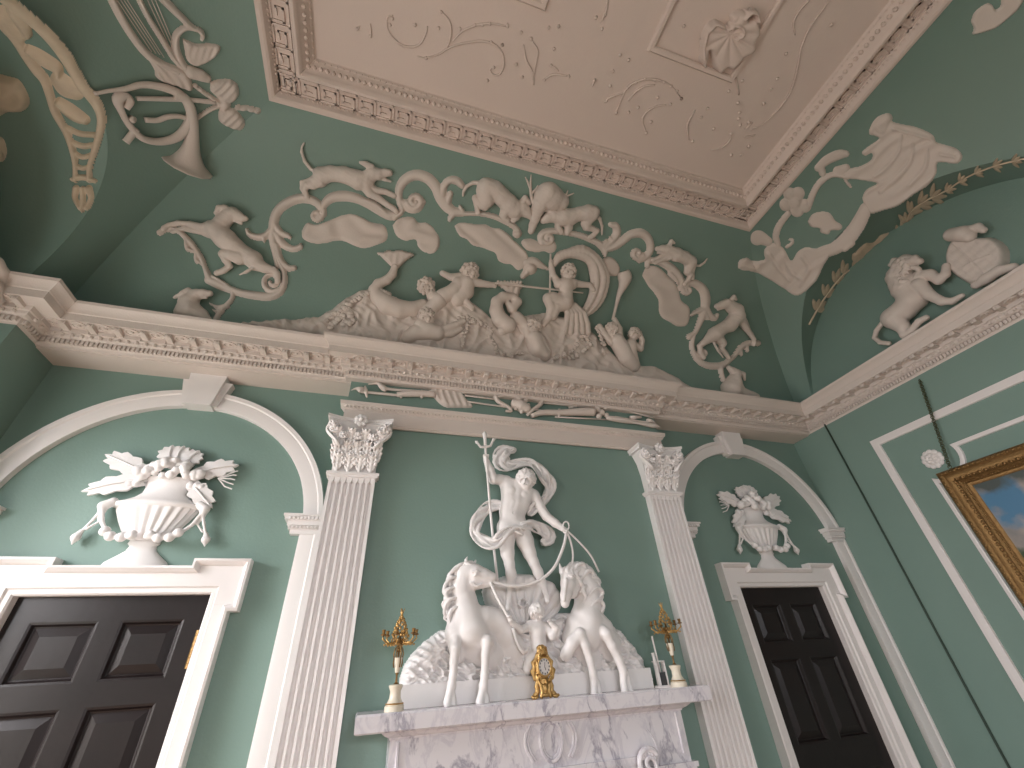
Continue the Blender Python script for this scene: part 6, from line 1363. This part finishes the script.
# ================= right wall: panels, rosette, cords and painting
def wbar(q, ya, yb, za, zb, w, p=.022):
    """flat moulding with eased edges on the right wall, from (ya,za) to (yb,zb)"""
def frame_yz(nm, pts, w, lb=None, closed=False, p=.02):
    q = MB(); n = len(pts); k = 5; V = []
    pr = [(0, 0), (.004, p*.8), (w*.5, p), (w-.004, p*.8), (w, 0)]
    P = [np.array(a, float) for a in pts]
    for i in range(n):
        d0 = P[i]-P[i-1] if i > 0 else P[1]-P[0]; d1 = P[i+1]-P[i] if i < n-1 else P[i]-P[i-1]
        d0 /= np.linalg.norm(d0); d1 /= np.linalg.norm(d1); n0 = np.array([-d0[1], d0[0]]); n1 = np.array([-d1[1], d1[0]]); m = n0+n1; m = m/(m@n0)
        for o_, h_ in pr: V.append((XR-h_, P[i][0]+m[0]*o_, P[i][1]+m[1]*o_))
    q.add(V, [(i*k+a, i*k+a+1, (i+1)*k+a+1, (i+1)*k+a) for i in range(n-1) for a in range(k-1)])
    return struct(q.build(nm, 'gloss', auto=30))
frame_yz('trim_9', [(-.785, .9), (-.785, 3.345), (-4.6, 3.345), (-4.6, .9), (-.785, .9)], .075)
arc = [(-1.355+.0+.235*(1-math.cos(t))*0-.0, 0) for t in ()]
pts = [(-1.085, .95)]+[(-1.195+.172*math.cos(math.radians(q)), 2.96+.172*math.sin(math.radians(q))) for q in range(-50, -206, -9)]+[(-1.355, 3.037), (-4.3, 3.037)]
frame_yz('trim_10', pts, .04)
q = MB(); c0 = atx(932, 459, XR-.015); RR = .085
for k in range(11):
    a = 2*math.pi*k/11; q.ball((XR-.008, c0[1]+RR*.72*math.cos(a), c0[2]+RR*.72*math.sin(a)), RR*.34, 10, (.4, 1, 1))
q.ball((XR-.012, c0[1], c0[2]), RR*.72, 14, (.3, 1, 1)); q.ball((XR-.03, c0[1], c0[2]), RR*.22, 10, (.6, 1, 1))
for k in range(8): a = 2*math.pi*k/8+.2; q.ball((XR-.026, c0[1]+RR*.4*math.cos(a), c0[2]+RR*.4*math.sin(a)), RR*.2, 8, (.5, 1, 1))
tag(q.build('wall_rosette', 'gloss', smooth=True), 'round white plaster rosette beside the painting corner', 'rosette')
q = MB(); P = [np.array([XR-.014, -.462, 3.72-.0]), np.array([XR-.012, -.462, 2.6]), np.array([XR-.012, -.455, 1.2]), np.array([XR-.012, -.455, .3])]
q.tube([P[0]+np.array([-.0, 0, 0])]+P, .009, 8)
tag(q.build('hanging_cord', 'cord', smooth=True), 'thin dark green cord running down the right wall near the corner', 'cord')
ctop = atx(919.5, 380, XR-.02); cbot = atx(950, 468, XR-.075)
cn = empty('picture_chain', ctop, 'dark metal chain from the cornice to the gilded painting', 'chain')
n = 44
for half, nm_ in ((0, 'link'),):
    for i in range(n):
        t = (i+.5)/n; c = ctop+(cbot-ctop)*t; q = MB(); d = (cbot-ctop)/np.linalg.norm(cbot-ctop); a = np.array([0, -d[2], d[1]]) if i % 2 else np.array([1., 0, 0]); a /= np.linalg.norm(a)
        L = np.linalg.norm(cbot-ctop)/n*.72
        q.tube([c+d*L*math.cos(w_)+a*.013*math.sin(w_)-np.array(ctop) for w_ in np.linspace(0, 2*math.pi, 9)], .0042, 5, cap=False)
        q.build(nm_, 'chain', cn, smooth=True)
# painting
PY, PZ = -1.165, 2.83; PW, PH = 2.3, 1.55
pc = empty('framed_painting', (XR-.002, PY-PW/2, PZ-PH/2), 'landscape painting of blue sky and clouds in a carved gilded frame', 'painting')
q = MB(); prof = [(0, 0), (0, .075), (.012, .085), (.03, .088), (.045, .078), (.055, .08), (.075, .075), (.10, .055), (.108, .058), (.116, .052), (.135, .038), (.142, .042), (.150, .04), (.165, .03), (.165, .0)]
def rect(i): return [(-PW/2+i, -PH/2+i), (PW/2-i, -PH/2+i), (PW/2-i, PH/2-i), (-PW/2+i, PH/2-i)]
V = []
for w_, d_ in prof: V += [(-d_, y, z) for y, z in rect(w_)]
m_ = len(prof); q.add(V, [(i*4+j, i*4+(j+1) % 4, (i+1)*4+(j+1) % 4, (i+1)*4+j) for i in range(m_-1) for j in range(4)])
q.build('frame', 'giltwood', pc, auto=30)
def carve(y0, z0, y1, z1, st, r, dx, sc):
    L = math.hypot(y1-y0, z1-z0); k = int(L/st)
    for i in range(k): t = (i+.5)/k; q.ball((-dx, y0+(y1-y0)*t, z0+(z1-z0)*t), r, 6, sc)
for ins, st, r, dx in ((.022, .034, .014, .086), (.088, .042, .018, .064), (.126, .02, .008, .046)):
    a = rect(ins); q = MB()
    for i in range(4): carve(*a[i], *a[(i+1) % 4], st, r, dx, (.6, 1, 1))
    q.build('carved_band', 'giltwood', pc, smooth=True)
def canvas():
    m = mat('painted_sky_canvas', (.3, .35, .4), .35); nt = m.node_tree; N = nt.nodes; L = nt.links; b = N['Principled BSDF']
    tc = N.new('ShaderNodeTexCoord'); sx = N.new('ShaderNodeSeparateXYZ'); L.new(tc.outputs['Object'], sx.inputs[0])
    def noise(sc, det=5):
        n = N.new('ShaderNodeTexNoise'); n.inputs['Scale'].default_value = sc; n.inputs['Detail'].default_value = det; L.new(tc.outputs['Object'], n.inputs['Vector']); return n.outputs['Fac']
    def madd(a, k, c):
        x = N.new('ShaderNodeMath'); x.operation = 'MULTIPLY_ADD'; x.inputs[1].default_value = k
        L.new(a, x.inputs[0]); (L.new(c, x.inputs[2]) if not isinstance(c, float) else setattr(x.inputs[2], 'default_value', c)); return x.outputs[0]
    def ramp(v, lo, hi):
        r = N.new('ShaderNodeMapRange'); r.inputs[1].default_value = lo; r.inputs[2].default_value = hi; L.new(v, r.inputs[0]); return r.outputs[0]
    def mixc(f, a, c):
        x = N.new('ShaderNodeMix'); x.data_type = 'RGBA'; L.new(f, x.inputs[0])
        for i, q_ in ((6, a), (7, c)): (L.new(q_, x.inputs[i]) if not isinstance(q_, tuple) else setattr(x.inputs[i], 'default_value', (*q_, 1)))
        return x.outputs[2]
    cl = mixc(ramp(noise(4.5), .38, .64), (.20, .20, .20), (.44, .36, .31))
    vd = N.new('ShaderNodeVectorMath'); vd.operation = 'DISTANCE'; vd.inputs[1].default_value = (-.028, .86, .44); L.new(tc.outputs['Object'], vd.inputs[0])
    c1 = mixc(ramp(madd(noise(7.), .35, vd.outputs['Value']), .30, .40), (.075, .20, .34), cl)          # a break of blue
    c2 = mixc(ramp(madd(noise(5.), .3, sx.outputs['Z']), .66, .74), c1, (.07, .085, .08))             # storm cloud above
    c3 = mixc(ramp(madd(noise(9.), .3, sx.outputs['Z']), .20, .27), (.045, .07, .03), c2)              # trees below
    L.new(c3, b.inputs['Base Color']); return m
M['canvas'] = canvas()
q = MB(); V = [(-.028, y, z) for y, z in rect(.16)]+[(-.01, y, z) for y, z in rect(.16)]; q.add(V, [(0, 1, 2, 3), (7, 6, 5, 4), (0, 4, 5, 1), (1, 5, 6, 2), (2, 6, 7, 3), (3, 7, 4, 0)]); q.build('canvas', 'canvas', pc)
# ================= camera and daylight
cd = bpy.data.cameras.new('camera'); co = bpy.data.objects.new('camera', cd); COL.objects.link(co)
cd.sensor_fit = 'HORIZONTAL'; cd.sensor_width = 36; cd.lens = F/1024*36; cd.clip_start = .05
co.matrix_world = Matrix([[RT[0], UP[0], -FW[0], CAM[0]], [RT[1], UP[1], -FW[1], CAM[1]], [RT[2], UP[2], -FW[2], CAM[2]], [0, 0, 0, 1]])
SC.camera = co
def area(nm, loc, rot, sx, sy, e, col):
    l = bpy.data.lights.new(nm, 'AREA'); l.shape = 'RECTANGLE'; l.size = sx; l.size_y = sy; l.energy = e; l.color = col
    o = bpy.data.objects.new(nm, l); COL.objects.link(o); o.location = loc; o.rotation_euler = rot; return o
H2 = math.pi/2
def aim(o, d): o.rotation_euler = Vector(d).to_track_quat('-Z', 'Y').to_euler()
DAY = (.97, .955, 1)
for yc, wy, e in (((W0+W1)/2, W0-W1, 440), (-4.7, 1.6, 480)):
    o = area('sky_daylight', (WX-1.35, yc, 3.5), (0, 0, 0), wy*1.15, 2.4, e, DAY); aim(o, (1, 0, -.85))
    o = area('window_daylight', (WX-.28, yc, (WB+WT)/2), (0, 0, 0), wy, WT-WB, e*.14, (1, .93, .84)); aim(o, (1, 0, .25))
for i in (1, 3, 5):
    o = area('sky_daylight', ((fx[i]+fx[i+1])/2, RY-1.5, 3.5), (0, 0, 0), 1.3, 2.4, 250, DAY); aim(o, (0, 1, -.75))
w = bpy.data.worlds.new('world'); SC.world = w; w.use_nodes = True
w.node_tree.nodes['Background'].inputs[0].default_value = (.75, .85, 1, 1); w.node_tree.nodes['Background'].inputs[1].default_value = .3
vs = SC.view_settings; vs.view_transform = 'Standard'; vs.look = 'None'; vs.gamma = 1; vs.exposure = 0.12; vs.use_curve_mapping = False
